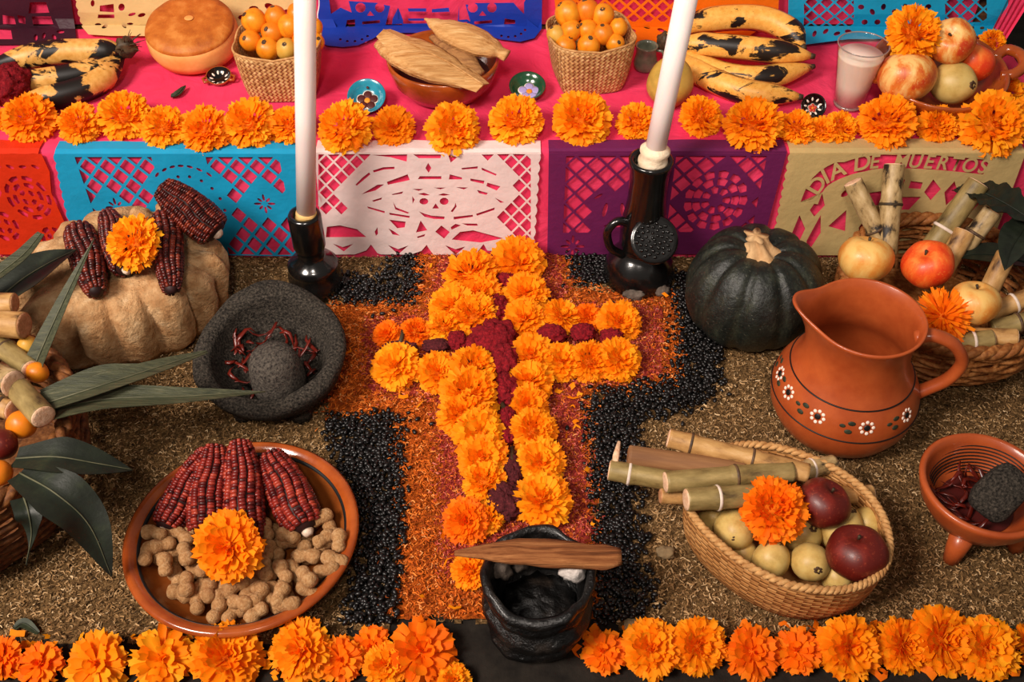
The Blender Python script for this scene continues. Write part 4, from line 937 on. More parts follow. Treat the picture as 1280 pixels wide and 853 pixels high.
# ------------------------------------------------------------------ peanut and corn plate
pc = Vector((*P(304, 669, .037)[:2], .004)); t = thing('clay_plate', 'large brown glazed clay plate of corn and peanuts', 'plate', pc)
obj('dish', G().lathe([(0, 0), (.088, 0), (.106, .006), (.125, .024), (.1325, .034), (.1335, .038), (.130, .041), (.125, .0395), (.1175, .032), (.105, .016), (.09, .011), (.05, .010), (0, .010)], 80), 'platein', t)
obj('rim', G().lathe([(.1195, .0362), (.1255, .0412), (.1305, .0425), (.1345, .0395), (.1335, .035), (.1300, .031)], 80), 'clayin', t)
obj('painted_band', G().lathe([(.1165, .0330), (.1190, .0365), (.1200, .0360), (.1170, .0322)], 80), 'blackbrush', t)
ear('leftmost red corn ear fanned on the peanut plate', P(206, 662, .036), P(262, 562, .062), 0, 'kernel', 'corn ears on the plate', .2, .95)
ear('second red corn ear from the left on the peanut plate', P(256, 668, .040), P(270, 556, .072), 1, 'kernel', 'corn ears on the plate', 1.0, 1.05)
ear('third red corn ear from the left, its end under the marigold', P(308, 684, .040), P(300, 550, .078), 2, 'kernel', 'corn ears on the plate', 1.7, 1.05)
ear('rightmost knobbly red corn ear on the peanut plate', P(384, 664, .038), P(336, 566, .062), 3, 'kernel', 'corn ears on the plate', 2.5, 1.15)
marigold(286, 684, 47, .06, 'ragged marigold lying over the corn tips on the peanut plate', 'marigolds on other offerings', 1, (-.1, -.5, 1), .45)
PN = []
for k in range(6):
    r = random.Random(k+40); L = .0325*r.uniform(.85, 1.1); R = .0082; w = r.uniform(.80, .90); pts = []; rr = []
    for i in range(15):
        f = i/14; pts.append((L*(f-.5), .003*math.sin(f*math.pi)*r.uniform(.9, 1.1), 0)); e = math.sqrt(max(0, 1-(2*f-1)**6)); rr.append(max(.0006, R*e*(1-(1-w)*math.exp(-((f-.47)/.14)**2))*(1+.10*(f > .5))))
    g = G().tube(pts, rr, 14); g.v = [tuple(Vector(v)*(1+nz(Vector(v)+Vector((k, 0, 0)), 160, .04))) for v in g.v]; me = g.mesh('peanut'); me.materials.append(MAT['peanut']); PN.append(me)
pp = []; r = random.Random(3); tries = 0
def okp(u, v):
    du, dv = (u-304)/121, (v-672)/100
    return du*du+dv*dv < 1 and v > 655+.0*(u-304) and not (abs(u-300) < 118 and v < 662) and not (((u-286)/36)**2+((v-684)/34)**2 < 1)
for layer, (dmin, z, cnt) in enumerate(((18.5, .022, 90), (26, .034, 40))):
    cur = []
    for _ in range(6000):
        u = r.uniform(180, 432); v = r.uniform(630, 775)
        if u > 385 and v > 640 or v > 660:
            if okp(u, v) or (u > 388 and 640 < v and ((u-304)/121)**2+((v-672)/100)**2 < 1):
                if layer == 1 and ((u-304)/104)**2+((v-676)/84)**2 > 1: continue
                if all((u-a)**2+((v-b)*1.15)**2 > dmin**2 for a, b in cur): cur.append((u, v))
        if len(cur) >= cnt: break
    pp += [(u, v, z) for u, v in cur]
for u, v, z in pp:
    o = bpy.data.objects.new('peanut', r.choice(PN)); COL.objects.link(o); z += max(0, ((P(u, v, z)-pc).xy.length-.088))*.75; o.location = P(u, v, z+.003+r.uniform(-.001, .003)); o.rotation_euler = (r.uniform(0, 6), r.uniform(-.25, .25), r.uniform(0, 6.28))
    tag(o, 'tan unshelled peanut in the heap on the brown plate', 'peanut', 'peanuts on the plate')

# ------------------------------------------------------------------ left basket with canes and leaves
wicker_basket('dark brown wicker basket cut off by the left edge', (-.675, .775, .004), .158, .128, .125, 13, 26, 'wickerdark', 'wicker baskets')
gp = 'sugarcane in the left basket'
cane('uppermost sugarcane end in the left basket', P(-45, 378, .185), P(18, 379, .185), .0125, 'canetan', (), gp, cut1='canecutbrown')
cane('thick sugarcane end just below the uppermost one, left basket', P(-60, 402, .172), P(30, 407, .178), .0165, 'canetan', (), gp, cut1='canecutbrown')
cane('shadowed sugarcane piece slanting between the tejocotes, left basket', P(-20, 415, .15), P(38, 462, .152), .0125, 'cane', (.5,), gp)
cane('sugarcane whose pale cracked end faces the viewer, left basket', P(-50, 455, .165), P(16, 480, .178), .0165, 'caneblot', (), gp, cut1='canecut')
cane('short sugarcane pointing down right beside the sword leaves', P(22, 486, .165), P(54, 521, .168), .0145, 'cane', (), gp, cut1='canecut')
cane('sugarcane stub under the cracked pale end, left basket', P(-30, 495, .155), P(16, 512, .155), .0135, 'canetan', (.8,), gp)
for (u, v, r_, m, lab) in [(47, 466, 14, 'tejo', 'bright orange tejocote wedged above the short sugarcane'), (27, 531, 19, 'tejo', 'large orange tejocote left of the short sugarcane tip'), (-2, 592, 17, 'tejo', 'orange tejocote at the left edge above the broad leaves'), (35, 432, 13, 'tejogreen', 'shadowed tejocote under the thick sugarcane end'), (2, 556, 20, 'appler', 'dark red fruit at the left edge of the basket'), (72, 555, 14, 'tejogreen', 'tejocote hidden among the leaves in the left basket')]:
    if u == 72: continue
    p = P(u, v, .15); fruit('tejocote', lab, 'fruit', p, r_*ppm(p), m, 'fruit in the left basket', 'tejo', (.2, .3, -1))
pf = lambda f: (.55+1.3*f if f < .35 else 1.0*(1-((f-.35)/.65)**1.8)+.005)
gl = 'leaves in the left basket'
leaf('narrow upright sword leaf crossing the leftmost corn ear', [(42, 462, .15), (60, 420, .18), (90, 355, .22), (118, 298, .25)], 34, prof=lambda f: (1-f**1.3)+.01, group=gl)
leaf('grey-green sword leaf with a ragged tip at the far left', [(-40, 372, .17), (0, 342, .19), (30, 318, .20), (52, 292, .21)], 26, prof=lambda f: 1-.55*f**3, group=gl)
leaf('dark leaf in shadow between red paper and stone', [(-20, 390, .14), (25, 352, .155), (60, 330, .16), (96, 312, .165)], 62, 'darkleaf', prof=pf, group=gl)
leaf('upper of two long sword leaves reaching toward the mortar', [(48, 508, .158), (110, 488, .170), (190, 462, .165), (259, 440, .150)], 36, prof=lambda f: 1-.85*f**3, group=gl)
leaf('lower long sword leaf whose tip lies over the mortar rim', [(52, 516, .150), (130, 500, .158), (230, 496, .152), (332, 490, .135)], 44, prof=lambda f: (1-f**2.2)+.01, group=gl)
leaf('long thin leaf behind the two sword leaves', [(55, 500, .150), (120, 470, .158), (160, 462, .156), (205, 456, .150)], 30, prof=lambda f: (1-f**2)+.01, group=gl)
leaf('broad dark pointed leaf lying level over the basket edge', [(20, 574, .150), (70, 572, .155), (120, 580, .140), (166, 588, .120)], 56, 'darkleaf', prof=pf, group=gl)
leaf('large dark drooping leaf pointing at the peanut plate', [(25, 592, .150), (70, 618, .150), (112, 658, .115), (140, 722, .060)], 66, 'darkleaf', prof=pf, group=gl)
leaf('small folded leaf hanging over the wicker front', [(30, 622, .150), (36, 642, .148), (40, 668, .125), (33, 706, .10)], 36, 'darkleaf', prof=lambda f: (.9 if f < .4 else max(.05, .9-1.9*(f-.4))), group=gl)

# ================================================================== floor, centre: black pot
kc = Vector((*P(674, 720, .10)[:2], .002)); t = thing('black_pot', 'wavy black clay incense pot at the front centre', 'pot', kc)
prof = [(0, 0), (.044, 0), (.050, .004), (.055, .012), (.054, .018), (.048, .023), (.050, .028), (.058, .036), (.0605, .043), (.059, .050), (.050, .055), (.049, .060), (.055, .066), (.0585, .074), (.057, .080), (.0515, .084), (.0535, .089), (.0590, .095), (.0605, .100), (.0590, .1055), (.0540, .1065), (.0500, .101), (.0485, .07), (.046, .03), (0, .026)]
obj('body', G().lathe(prof, 96, fn=lambda p, a, r, z: (p[0]*(1+nz(p, 26, .10)+nz(p, 60, .05)), p[1]*(1+nz(p, 26, .10)+nz(p, 60, .05)), z+(nz((p[0], p[1], 4), 20, .008) if 0.01 < z else 0))), 'blackpot', t)
o = obj('charcoal', blob((0, 0, 0), (.040, .040, .016), .25, 4, 32, 16), 'blackpot', t); o.location = (0, 0, .036)
p = P(716, 716, .098); o = obj('resin_lump', blob(p, (.014, .009, .014), .4), 'resin'); o.location = p; tag(o, 'white resin lump at the right inside of the black pot', 'resin')
for (u, v, rr, lab) in [(626, 712, (.012, .010, .015), 'grey ash lump inside the left wall of the pot'), (650, 704, (.009, .008, .012), 'small grey ash lump behind, left inside the pot')]:
    p = P(u, v, .082); o = obj('ash_lump', blob(p, rr, .4), 'ash'); o.location = p; tag(o, lab, 'ash')
p0 = P(568, 692, .118); p1 = P(776, 693, .118); L = (p1-p0).length; rows = []
for i in range(34):
    f = i/33; w = .0145*(.18+.95*min(1, f*2.6)) if f < .4 else .0155*(1-.08*math.sin(f*9))*(1 if f < .9 else 1-(f-.9)*4.5); h = .007*(.4+.6*min(1, f*4)); row = []
    for k in range(12):
        a = 2*math.pi*k/12; e = 1+nz((f*2, math.cos(a)*2, math.sin(a)*2), 2.2, .35); row.append((L*f+nz((k, f, 0), 3, .003), math.cos(a)*w*e+.003*math.sin(f*5), math.sin(a)*h*e))
    rows.append(row)
g = G().grid(rows, closed=True); g.f += [tuple(range(12))[::-1], tuple(33*12+k for k in range(12))]; o = obj('wood_splinter', g, 'stick'); o.matrix_world = axis(p0, p1); tag(o, 'split piece of resinous wood lying across the black pot', 'wood')

# ================================================================== floor, right
# pumpkin
bc = Vector((*P(942, 360, .075)[:2], .003)); t = thing('pumpkin', 'dark green ribbed pumpkin with a pale stem', 'pumpkin', bc)
pr = []
for i in range(29):
    ph = -math.pi/2+math.pi*i/28; rr = math.cos(ph)**.80 if math.cos(ph) > 0 else 0; z = math.sin(ph); dip = .26*math.exp(-(rr/.32)**2)*(1 if z > 0 else .7); pr.append((.0955*rr, .078+.080*(z-(dip if z > 0 else -dip))))
pr[0] = (0, pr[0][1]); pr[-1] = (0, pr[-1][1]); zmin = min(z for _, z in pr); pr = [(r_, z-zmin) for r_, z in pr]
obj('shell', G().lathe(pr, 140, fn=lambda p, a, r, z: (p[0]*(1-.06*abs(math.cos(5*a+.4))**9+nz(p, 14, .05)+nz(p, 40, .012)), p[1]*(1-.06*abs(math.cos(5*a+.4))**9+nz(p, 14, .05)+nz(p, 40, .012)), z*(1-.02*abs(math.cos(5*a+.4))**7))), 'pumpkin', t)
zt = pr[-1][1]
g = G().lathe([(.027, zt+.004), (.021, zt+.007), (.0145, zt+.013), (.012, zt+.021), (.0125, zt+.027), (.014, zt+.029), (0, zt+.030)], 40, fn=lambda p, a, r, z: (p[0]*(1+.28*math.cos(5*a))-.5*max(0, z-zt-.008), p[1]*(1+.28*math.cos(5*a))+.3*max(0, z-zt-.008), z)); obj('stem', g, 'pumpstem', t)
# jug
jc = Vector((.425, .897, .003)); t = thing('clay_jug', 'terracotta jug with painted daisies and a looped handle', 'jug', jc)
JP = [(.052, 0), (.062, .004), (.080, .022), (.0895, .042), (.0925, .062), (.0895, .080), (.082, .096), (.072, .112), (.0650, .128), (.0615, .145), (.0612, .160), (.0635, .175), (.0675, .187)]
def jfn(p, a, r, z):
    s = max(0, math.cos(a-math.radians(168)))**14*max(0, (z-.120)/.067)**1.6 if z > .12 else 0
    return (p[0]*(1+.30*s), p[1]*(1+.30*s), z+.010*s)
full = [(0, 0)]+JP+[(.0690, .1905), (.0675, .193), (.0650, .1915), (.0610, .175), (.0585, .160), (.0585, .145), (.062, .128), (.069, .112), (.079, .096), (.0860, .07), (.078, .024), (.05, .008), (0, .007)]
obj('body', G().lathe(full, 96, fn=jfn), 'clay', t)
def jr(z):
    for (a, b), (c_, d) in zip(JP, JP[1:]):
        if b <= z <= d: return a+(c_-a)*(z-b)/(d-b)
for z in (.106, .066):
    obj('painted_band', G().tube([(math.cos(a)*(jr(z)+.0001), math.sin(a)*(jr(z)+.0001), z) for a in [2*math.pi*k/90 for k in range(90)]], .0011, 6, closed=True), 'blackbrush', t)
a0 = math.radians(-115.3)
def jdot(a, z, r_, flat=.25):
    R = jr(z)+.0001; n = Vector((math.cos(a), math.sin(a), .45 if z > .07 else 0)); return facing((math.cos(a)*R, math.sin(a)*R, z), n)
for da in (-68, -46, -13, 27, 66):
    a = a0+math.radians(da); pf_ = G(); z0 = .0875
    for k in range(8):
        b = 2*math.pi*k/8; M = jdot(a+math.cos(b)*.0078/jr(z0), z0+math.sin(b)*.0066, 0); pf_.ell((0, 0, 0), (.0024, .0024, .0006), 10, 5, M)
    o = obj('painted_flower', pf_, 'whitepaint', t); obj('flower_centre', G().ell((0, 0, 0), (.0042, .0042, .0007), 14, 5, jdot(a, z0, 0)), 'blackbrush', o)
    lf = G()
    for db, dz, s in ((-.22, .004, 1), (-.25, -.006, 1), (-.34, .0, .8)): lf.ell((0, 0, 0), (.0050*s, .0032*s, .0006), 10, 5, jdot(a+db, z0+dz, 0))
    obj('painted_leaves', lf, 'dryleaf', t)
ha = math.radians(-12); hx = Vector((math.cos(ha), math.sin(ha), 0))
obj('handle', G().tube(bez([hx*.060+Vector((0, 0, .168)), hx*.078+Vector((0, 0, .176)), hx*.105+Vector((0, 0, .166)), hx*.122+Vector((0, 0, .140)), hx*.116+Vector((0, 0, .110)), hx*.098+Vector((0, 0, .088)), hx*.083+Vector((0, 0, .074))], 26), [.0105, .0105, .010]+[.0095]*20+[.010, .0105, .011], 14, flat=.8), 'clay', t)

# wicker basket of canes and apples behind the jug
wb = Vector((.606, 1.078, .004)); wicker_basket('light brown wicker basket behind the jug', wb, .140, .112, .082, 9, 26, 'wicker', 'wicker baskets')
gp = 'sugarcane in the basket behind the jug'
cane('blotched sugarcane leaning at the left of the wicker basket', P(1107, 312, .085), P(1066, 228, .165), .0135, 'caneblot', (.30,), gp)
cane('upright sugarcane in the wicker basket, nearest the lettering', P(1108, 318, .085), P(1118, 206, .185), .0145, 'caneblot', (.56,), gp, nodemat='stem')
cane('long olive sugarcane leaning right in the wicker basket', P(1158, 318, .085), P(1223, 229, .175), .0155, 'cane', (.36,), gp, nodemat='canering')
cane('short tan sugarcane right of the long olive one', P(1178, 340, .08), P(1206, 290, .125), .0145, 'canetan', (), gp, cut1='canecut')
cane('brown-ended sugarcane under the quilted dark leaf', P(1205, 310, .10), P(1241, 264, .150), .0135, 'caneblot', (.4,), gp, cut1='canecutbrown')
cane('pale sugarcane behind the right yellow apple', P(1232, 372, .08), P(1258, 318, .125), .0135, 'canetan', (), gp)
cane('sugarcane poking out past the right frame edge, upper', P(1236, 392, .09), P(1300, 366, .115), .0125, 'canetan', (.5,), gp, nodemat='canering')
cane('sugarcane lying low at the front rim, cut end near middle', P(1160, 432, .085), P(1240, 424, .095), .0125, 'cane', (.70,), gp, nodemat='canering')
cane('sugarcane at the front rim farther right, small pale cut', P(1205, 420, .088), P(1271, 422, .098), .0115, 'canetan', (), gp)
cane('shadowed sugarcane at the right frame edge, lower', P(1240, 412, .085), P(1305, 396, .10), .0125, 'cane', (.5,), gp)
for (u, v, r_, m, up, lab) in [(1082, 324, 34, 'appley', (.1, .5, 1), 'yellow apple with a blush behind the jug spout'), (1160, 331, 32, 'appleo', (-.5, -.1, 1), 'orange-red apple in the middle of the wicker basket'), (1218, 379, 31, 'appley', (0, .3, 1), 'shiny yellow apple right of the marigold in wicker')]:
    p = P(u, v, .118); fruit('apple', lab, 'apple', p, r_*ppm(p), m, 'apples in the wicker basket', 'apple', up)
marigold(1178, 396, 40, .10, 'thin-petalled marigold between jug and yellow apple', 'marigolds on other offerings', 2, (-.1, -.6, 1), .3, deep=True)
gl = 'leaves in the basket behind the jug'; pfl = lambda f: .35+1.3*f if f < .5 else 1.0-.9*max(0, f-.6)*2.4
leaf('large dark quilted leaf at the right edge over the canes', [(1196, 236, .15), (1225, 240, .165), (1262, 258, .17), (1310, 290, .165)], 62, 'darkleaf', 'darkleaf', .2, gl, 34, prof=pfl, name='quilted_leaf', quilt=1)
leaf('dark leaf hanging down at the right edge of the basket', [(1290, 270, .16), (1276, 292, .155), (1264, 312, .15), (1256, 338, .14)], 46, 'darkleaf', 'darkleaf', .2, gl, prof=pf, name='quilted_leaf', quilt=.6)
leaf('dark leaf in shadow between the sugarcane ends', [(1290, 330, .10), (1250, 320, .105), (1220, 318, .105), (1196, 322, .10)], 40, 'darkleaf', 'darkleaf', .2, gl, prof=pf, name='quilted_leaf')

# oval palm basket of fruit
ZR = .088
rp = [(857, 622), (868, 592), (895, 566), (932, 555), (985, 562), (1040, 584), (1080, 612), (1104, 645), (1113, 682), (1104, 714), (1076, 733), (1035, 739), (985, 731), (935, 708), (895, 677), (868, 648)]
rim = [P(u, v, ZR) for u, v in rp]; n = len(rim); sm = []
for k in range(80):
    x = k/80*n; i = int(x); f = x-i; a, b, c_, d = (rim[(i+j) % n] for j in (-1, 0, 1, 2)); sm.append(.5*((2*b)+(c_-a)*f+(2*a-5*b+4*c_-d)*f*f+(3*b-a-3*c_+d)*f**3))
ctr = sum(sm, Vector())/80; ctr.z = .003; sm = [p-ctr for p in sm]
t = thing('oval_basket', 'oval palm-fibre basket of fruit and sugarcane, lower right', 'basket', ctr)
def ring(s, z): return [Vector((p.x*s, p.y*s, z)) for p in sm]
zr = ZR-.003; prs = [(.80, .002), (.90, .010), (.955, .025), (.985, .042), (1.0, .058), (1.005, .072), (1.0, zr)]
loft('body', [ring(s, z) for s, z in prs]+[ring(s-.022, max(z, .005)) for s, z in prs[::-1]], 'palmrow', t); obj('bottom', G().add(ring(.79, .004), [tuple(range(80))]), 'palmrow', t)
twist_rim(ring(.993, zr), .0042, 2, 46, t, 'palmrim')
gp = 'sugarcane in the oval basket'
cane('uppermost sugarcane of the bundle, pale end at upper left', P(1010, 592, .098), P(836, 548, .112), .0115, 'canetan', (.40, .84), gp)
cane('sheathed purple-brown sugarcane below the uppermost one', P(930, 590, .095), P(786, 570, .104), .0125, 'canepurple', (), gp, cut1='canepurple')
cane('sugarcane reaching farthest left, over the black beans', P(900, 612, .090), P(762, 588, .094), .0120, 'cane', (.82,), gp, nodemat='canering')
cane('sugarcane with a mid joint, pale cut beside the farthest-left one', P(990, 590, .100), P(832, 603, .104), .0125, 'cane', (.45,), gp)
cane('sugarcane whose round white cut faces the viewer', P(960, 619, .100), P(858, 625, .107), .0130, 'cane', (.62,), gp, nodemat='canering')
cane('short sugarcane stub below the bundle, outside the basket', P(880, 622, .078), P(826, 620, .082), .0095, 'canetan', (), gp, cut1='canecutbrown')
cane('sugarcane inside the basket behind the upper red apple', P(930, 604, .088), P(1042, 580, .080), .0110, 'caneblot', (.75,), gp, nodemat='canering')
cane('dim sugarcane end at the far inner wall of the basket', P(1020, 620, .065), P(1090, 618, .065), .0110, 'canetan', (), gp)
o = obj('cane_sliver', G().tube(px3([(768, 586, .098), (770, 570, .105), (774, 552, .110)]), [.0035, .0042, .002], 7, flat=.5), 'canecut'); tag(o, 'pale sliver of cane standing at the bundle far left', 'sugarcane')
gg = 'guavas in the oval basket'
for (u, v, r_, z, up, lab) in [(918, 662, 27, .062, (-.1, -.8, .5), 'leftmost pale guava in the oval basket'), (964, 700, 24, .058, (.3, .4, 1), 'smooth pale guava below the basket marigold'), (1013, 703, 25, .060, (.1, -.9, .6), 'guava with a dark blossom end beside the lower apple'), (1003, 668, 24, .055, (.3, -.3, .9), 'guava half hidden under the upper red apple'),
                               (1050, 660, 29, .060, (.4, .3, 1), 'guava between the two dark red apples'), (1084, 655, 22, .055, (.6, .5, .6), 'rearmost guava at the right basket wall'), (930, 692, 18, .040, (.1, .3, 1), 'low guava in shadow near the left wall'), (1046, 722, 20, .045, (.1, .3, 1), 'low guava under the front rim beside the apple'), (892, 648, 20, .045, (.1, .3, 1), 'deeply shadowed guava at the left basket tip'), (975, 660, 24, .040, (.1, .3, 1), 'guava buried under the basket marigold')]:
    p = P(u, v, z); fruit('guava', lab, 'guava', p, r_*ppm(p), 'guava', gg, 'guava', up)
for (u, v, r_, z, up, lab) in [(1029, 630, 34, .092, (.4, .2, 1), 'upper dark red apple beside the basket marigold'), (1071, 692, 38, .085, (-.1, .25, 1), 'lower, larger dark red apple at the basket front')]:
    p = P(u, v, z); fruit('apple', lab, 'apple', p, r_*ppm(p), 'appler', 'red apples in the oval basket', 'apple', up)
marigold(967, 638, 44, .082, 'dense orange marigold on the fruit in the oval basket', 'marigolds on other offerings', 0, (-.1, -.5, 1), .5, deep=True)

# chili bowl with grinding stone
cc = Vector((*P(1232, 608, .080)[:2], .002)); t = thing('clay_bowl', 'footed terracotta grinding bowl at the right edge', 'bowl', cc)
obj('body', G().lathe([(0, .026), (.035, .026), (.056, .038), (.069, .060), (.0745, .078), (.0755, .083), (.0725, .0865), (.0685, .085), (.065, .076), (.055, .054), (.040, .040), (0, .035)], 72), 'clay', t)
for a in (-2.15, -.6, 1.3):
    obj('foot', G().tube([(math.cos(a)*.045, math.sin(a)*.045, .040), (math.cos(a)*.055, math.sin(a)*.055, .018), (math.cos(a)*.060, math.sin(a)*.060, 0)], [.015, .012, .009], 12), 'clay', t)
for k in range(9):
    z = .046+k*.0034; R = (.046+k*.00225); obj('groove', G().tube([(math.cos(a)*R, math.sin(a)*R, z+.003*math.sin(a*2)) for a in np.linspace(.45, 2.7, 26)], .0008, 5), 'blackbrush', t)
p0 = P(1226, 640, .068); p1 = P(1275, 592, .105); L = (p1-p0).length
def sup(q, e=.55): return Vector([math.copysign(abs(x)**e, x) for x in q])
o = obj('grinding_stone', G().ell((L*.5, 0, 0), (L*.62, .0285, .021), 36, 20, fn=lambda q: sup(q)*(1+noise.noise(q*2)*.06)*.86), 'basalt'); o.matrix_world = axis(p0, p1, .3); tag(o, 'grey basalt grinding stone leaning in the terracotta bowl', 'stone')
chilis([(1190, 640, 2.2), (1182, 608, 1.0), (1212, 640, 1.9), (1198, 630, .2), (1222, 628, 2.9), (1204, 594, 1.1), (1186, 622, 2.6), (1218, 606, .6), (1186, 632, .5), (1196, 622, 1.2), (1206, 612, 2), (1214, 600, 1.5), (1220, 590, 1.8), (1200, 640, 2.6), (1210, 650, .2), (1220, 656, .9), (1192, 612, 1.9), (1208, 628, 2.4), (1178, 618, 1.5), (1202, 606, .3), (1216, 618, 1.3), (1226, 604, 2.1)], .052, 'chili', 'broken dark dried chili in the footed terracotta bowl', 'chilies in the bowl', .028)
obj('sauce', G().lathe([(0, .0435), (.042, .0435)], 40), 'maroon', t)

# pebbles
for (u, v, r_, lab) in [(832, 691, 12, 'flat brown pebble on sawdust left of the oval basket'), (791, 782, 11, 'small pale pebble above the bottom marigold row'), (800, 742, 5, 'tiny orange-brown pebble beside the bean strip')]:
    p = P(u, v, .009); s = r_*ppm(p); o = obj('pebble', blob(p, (s, s*.8, s*.5), .35), 'pebble'); o.location = p; tag(o, lab, 'pebble')

# ================================================================== on the step
Z = ZS+.0015
# overripe bananas, left
def bananas(label, crown, fingers, R, mat):
    c0 = P(*crown); t = thing('banana_bunch', label, 'bananas', c0)
    for pts, s in fingers:
        path = [p-c0 for p in bez(px3(pts), 22)]; rr = []
        for i in range(22):
            f = i/21; rr.append(R*s*(.34+.66*min(1, max(0, (f-.06)/.22))**.8 if f < .5 else (1 if f < .78 else 1-.72*((f-.78)/.22)**1.6)))
        o = obj('banana', G().tube(path, rr, 7, twist=.3), mat, t); d = (path[-1]-path[-2]).normalized()
        obj('tip', G().tube([path[-1]-d*.002, path[-1]+d*.007], [R*s*.29, R*s*.2], 8), 'bananastem', o)
    return t
t = bananas('overripe spotted banana bunch in the upper left corner', (157, 60, .238), [([(156, 62, .236), (128, 64, .236), (65, 66, .240), (-12, 82, .236)], 1.05), ([(155, 66, .228), (112, 88, .225), (50, 100, .225), (-14, 104, .225)], .95), ([(155, 66, .226), (128, 98, .220), (86, 116, .218), (22, 128, .218)], 1.0)], .0195, 'bananaold')
obj('stem', blob(0, (.016, .013, .016), .4), 'bananastem', t)
g = G(); r2 = random.Random(2)
for k in range(16):
    d = Vector((r2.uniform(-.4, 1), r2.uniform(-1, .6), r2.uniform(-.3, 1))).normalized(); g.tube([d*.008, d*.02+Vector((0, 0, .002)), d*r2.uniform(.024, .034)], [.0012, .0008, .0004], 4)
obj('fibres', g, 'bananastem', t)
celosia(10, 106, 24, 28, .236, 'crimson cockscomb flower against the bananas at the left edge', 'celosia', .9)
t = bananas('ripe yellow banana bunch with black blotches, right of the candle', (838, 56, .240), [([(834, 46, .252), (880, 26, .262), (945, 22, .264), (984, 36, .256), (1003, 58, .246)], 1.05), ([(838, 54, .240), (885, 56, .244), (950, 62, .244), (1013, 70, .238)], 1.0), ([(842, 60, .228), (890, 88, .220), (950, 97, .220), (1013, 84, .222)], .95), ([(842, 64, .226), (876, 92, .219), (930, 114, .218), (998, 121, .216)], 1.0)], .0195, 'banana')
o = obj('stem', blob(0, (.015, .013, .015), .4), 'bananastem', t); o.location = (-.006, .004, .004)
# bread
bp = P(238, 97, Z); tl = math.radians(12); t = thing('round_bread', 'thick round bread loaf with a browned domed crust', 'bread', (bp.x, bp.y+.064, Z+.0145), (tl, 0, 0))
obj('side', G().lathe([(0, 0), (.058, 0), (.067, .006), (.0715, .020), (.0705, .034), (.069, .042), (.064, .046), (0, .046)], 64, fn=lambda p, a, r, z: (p[0]*(1+nz(p, 12, .03)), p[1]*(1+nz(p, 12, .03)), z)), 'bread', t)
obj('crust', G().lathe([(.0685, .0405), (.0692, .044), (.0665, .0490), (.054, .0535), (.035, .0555), (.015, .0555), (.006, .0535), (0, .0515)], 64, fn=lambda p, a, r, z: (p[0]*(1+nz(p, 12, .03)), p[1]*(1+nz(p, 12, .03)), z+nz(p, 35, .0016))), 'crust', t)
obj('dimple', G().ell((0, .006, .0545), (.0075, .006, .0016), 16, 6), 'bread', t)
# tiny dishes
def dish(label, u, v, r, mat, tilt=(0, 0, 0), name='painted_dish', z0=0):
    t = thing(name, label, 'dish', P(u, v, Z+z0), tilt, 'tiny painted dishes'); obj('dish', G().lathe([(0, 0), (r*.5, 0), (r*.85, r*.28), (r*.98, r*.55), (r, r*.62), (r*.94, r*.63), (r*.78, r*.36), (r*.45, r*.14), (0, r*.10)], 40), mat, t); return t
def flower(t, r, petal, centre, z, off=(0, 0), outline=None):
    for m, s, dz in ((outline, 1.22, 0), (petal, 1.0, .0006)):
        if not m: continue
        g = G()
        for k in range(5):
            a = k*1.2566+.3; g.ell((off[0]+math.cos(a)*r*.55, off[1]+math.sin(a)*r*.55, z+dz), (r*.38*s, r*.38*s, .0009), 14, 5)
        o = obj('painted_flower', g, m, t)
    obj('flower_centre', G().ell((off[0], off[1], z+.0014), (r*.26, r*.26, .0008), 12, 5), centre, t)
t = dish('turquoise dish painted with a dark red flower', 460, 127, .0285, 'turq', (.5, 0, 0), z0=.006); flower(t, .0175, 'maroon', 'orangepaint', .0058, (.0, -.002), 'whitepaint'); obj('hang_hole', G().ell((0, .0175, .0105), (.0022, .0022, .0012), 10, 5), 'maroon', t)
t = dish('dark green dish painted with a lilac flower', 659, 116, .0275, 'greenglaze', (.3, 0, 0), z0=.003); flower(t, .0180, 'lilac', 'orangepaint', .0056, (.003, -.003), 'whitepaint')
def strokes(t, r, n, z, mat='whitepaint'):
    g = G()
    for k in range(n):
        a = 2*math.pi*k/n+.3
        M = Matrix.Translation((math.cos(a)*r*.58, math.sin(a)*r*.58, z+r*.16))@Matrix.Rotation(a, 4, 'Z')@Matrix.Rotation(-.55, 4, 'Y'); g.ell((0, 0, 0), (r*.17, r*.085, .0007), 10, 5, M)
    obj('painted_strokes', g, mat, t)
t = dish('tiny black dish with white strokes beside the bread', 275, 101, .0195, 'clayin', (.25, 0, .2)); obj('glaze', G().lathe([(0, .0027), (.0088, .0034), (.0150, .0078), (.0180, .0122)], 36), 'blackglaze', t); strokes(t, .0195, 9, .0032)
for a in (math.pi+.3, -.35): obj('handle', G().tube([(math.cos(a+d)*q, math.sin(a+d)*q, .0105) for d, q in ((-.3, .018), (-.16, .0245), (.16, .0245), (.3, .018))], .0022, 8), 'clayin', t)
t = dish('tiny black dish propped up beside the milk glass', 1015, 134, .0185, 'blackglaze', (.85, 0, -.1), z0=.006); strokes(t, .0185, 9, .0032); flower(t, .0072, 'redpaint', 'orangepaint', .0032, (0, -.002), 'whitepaint')
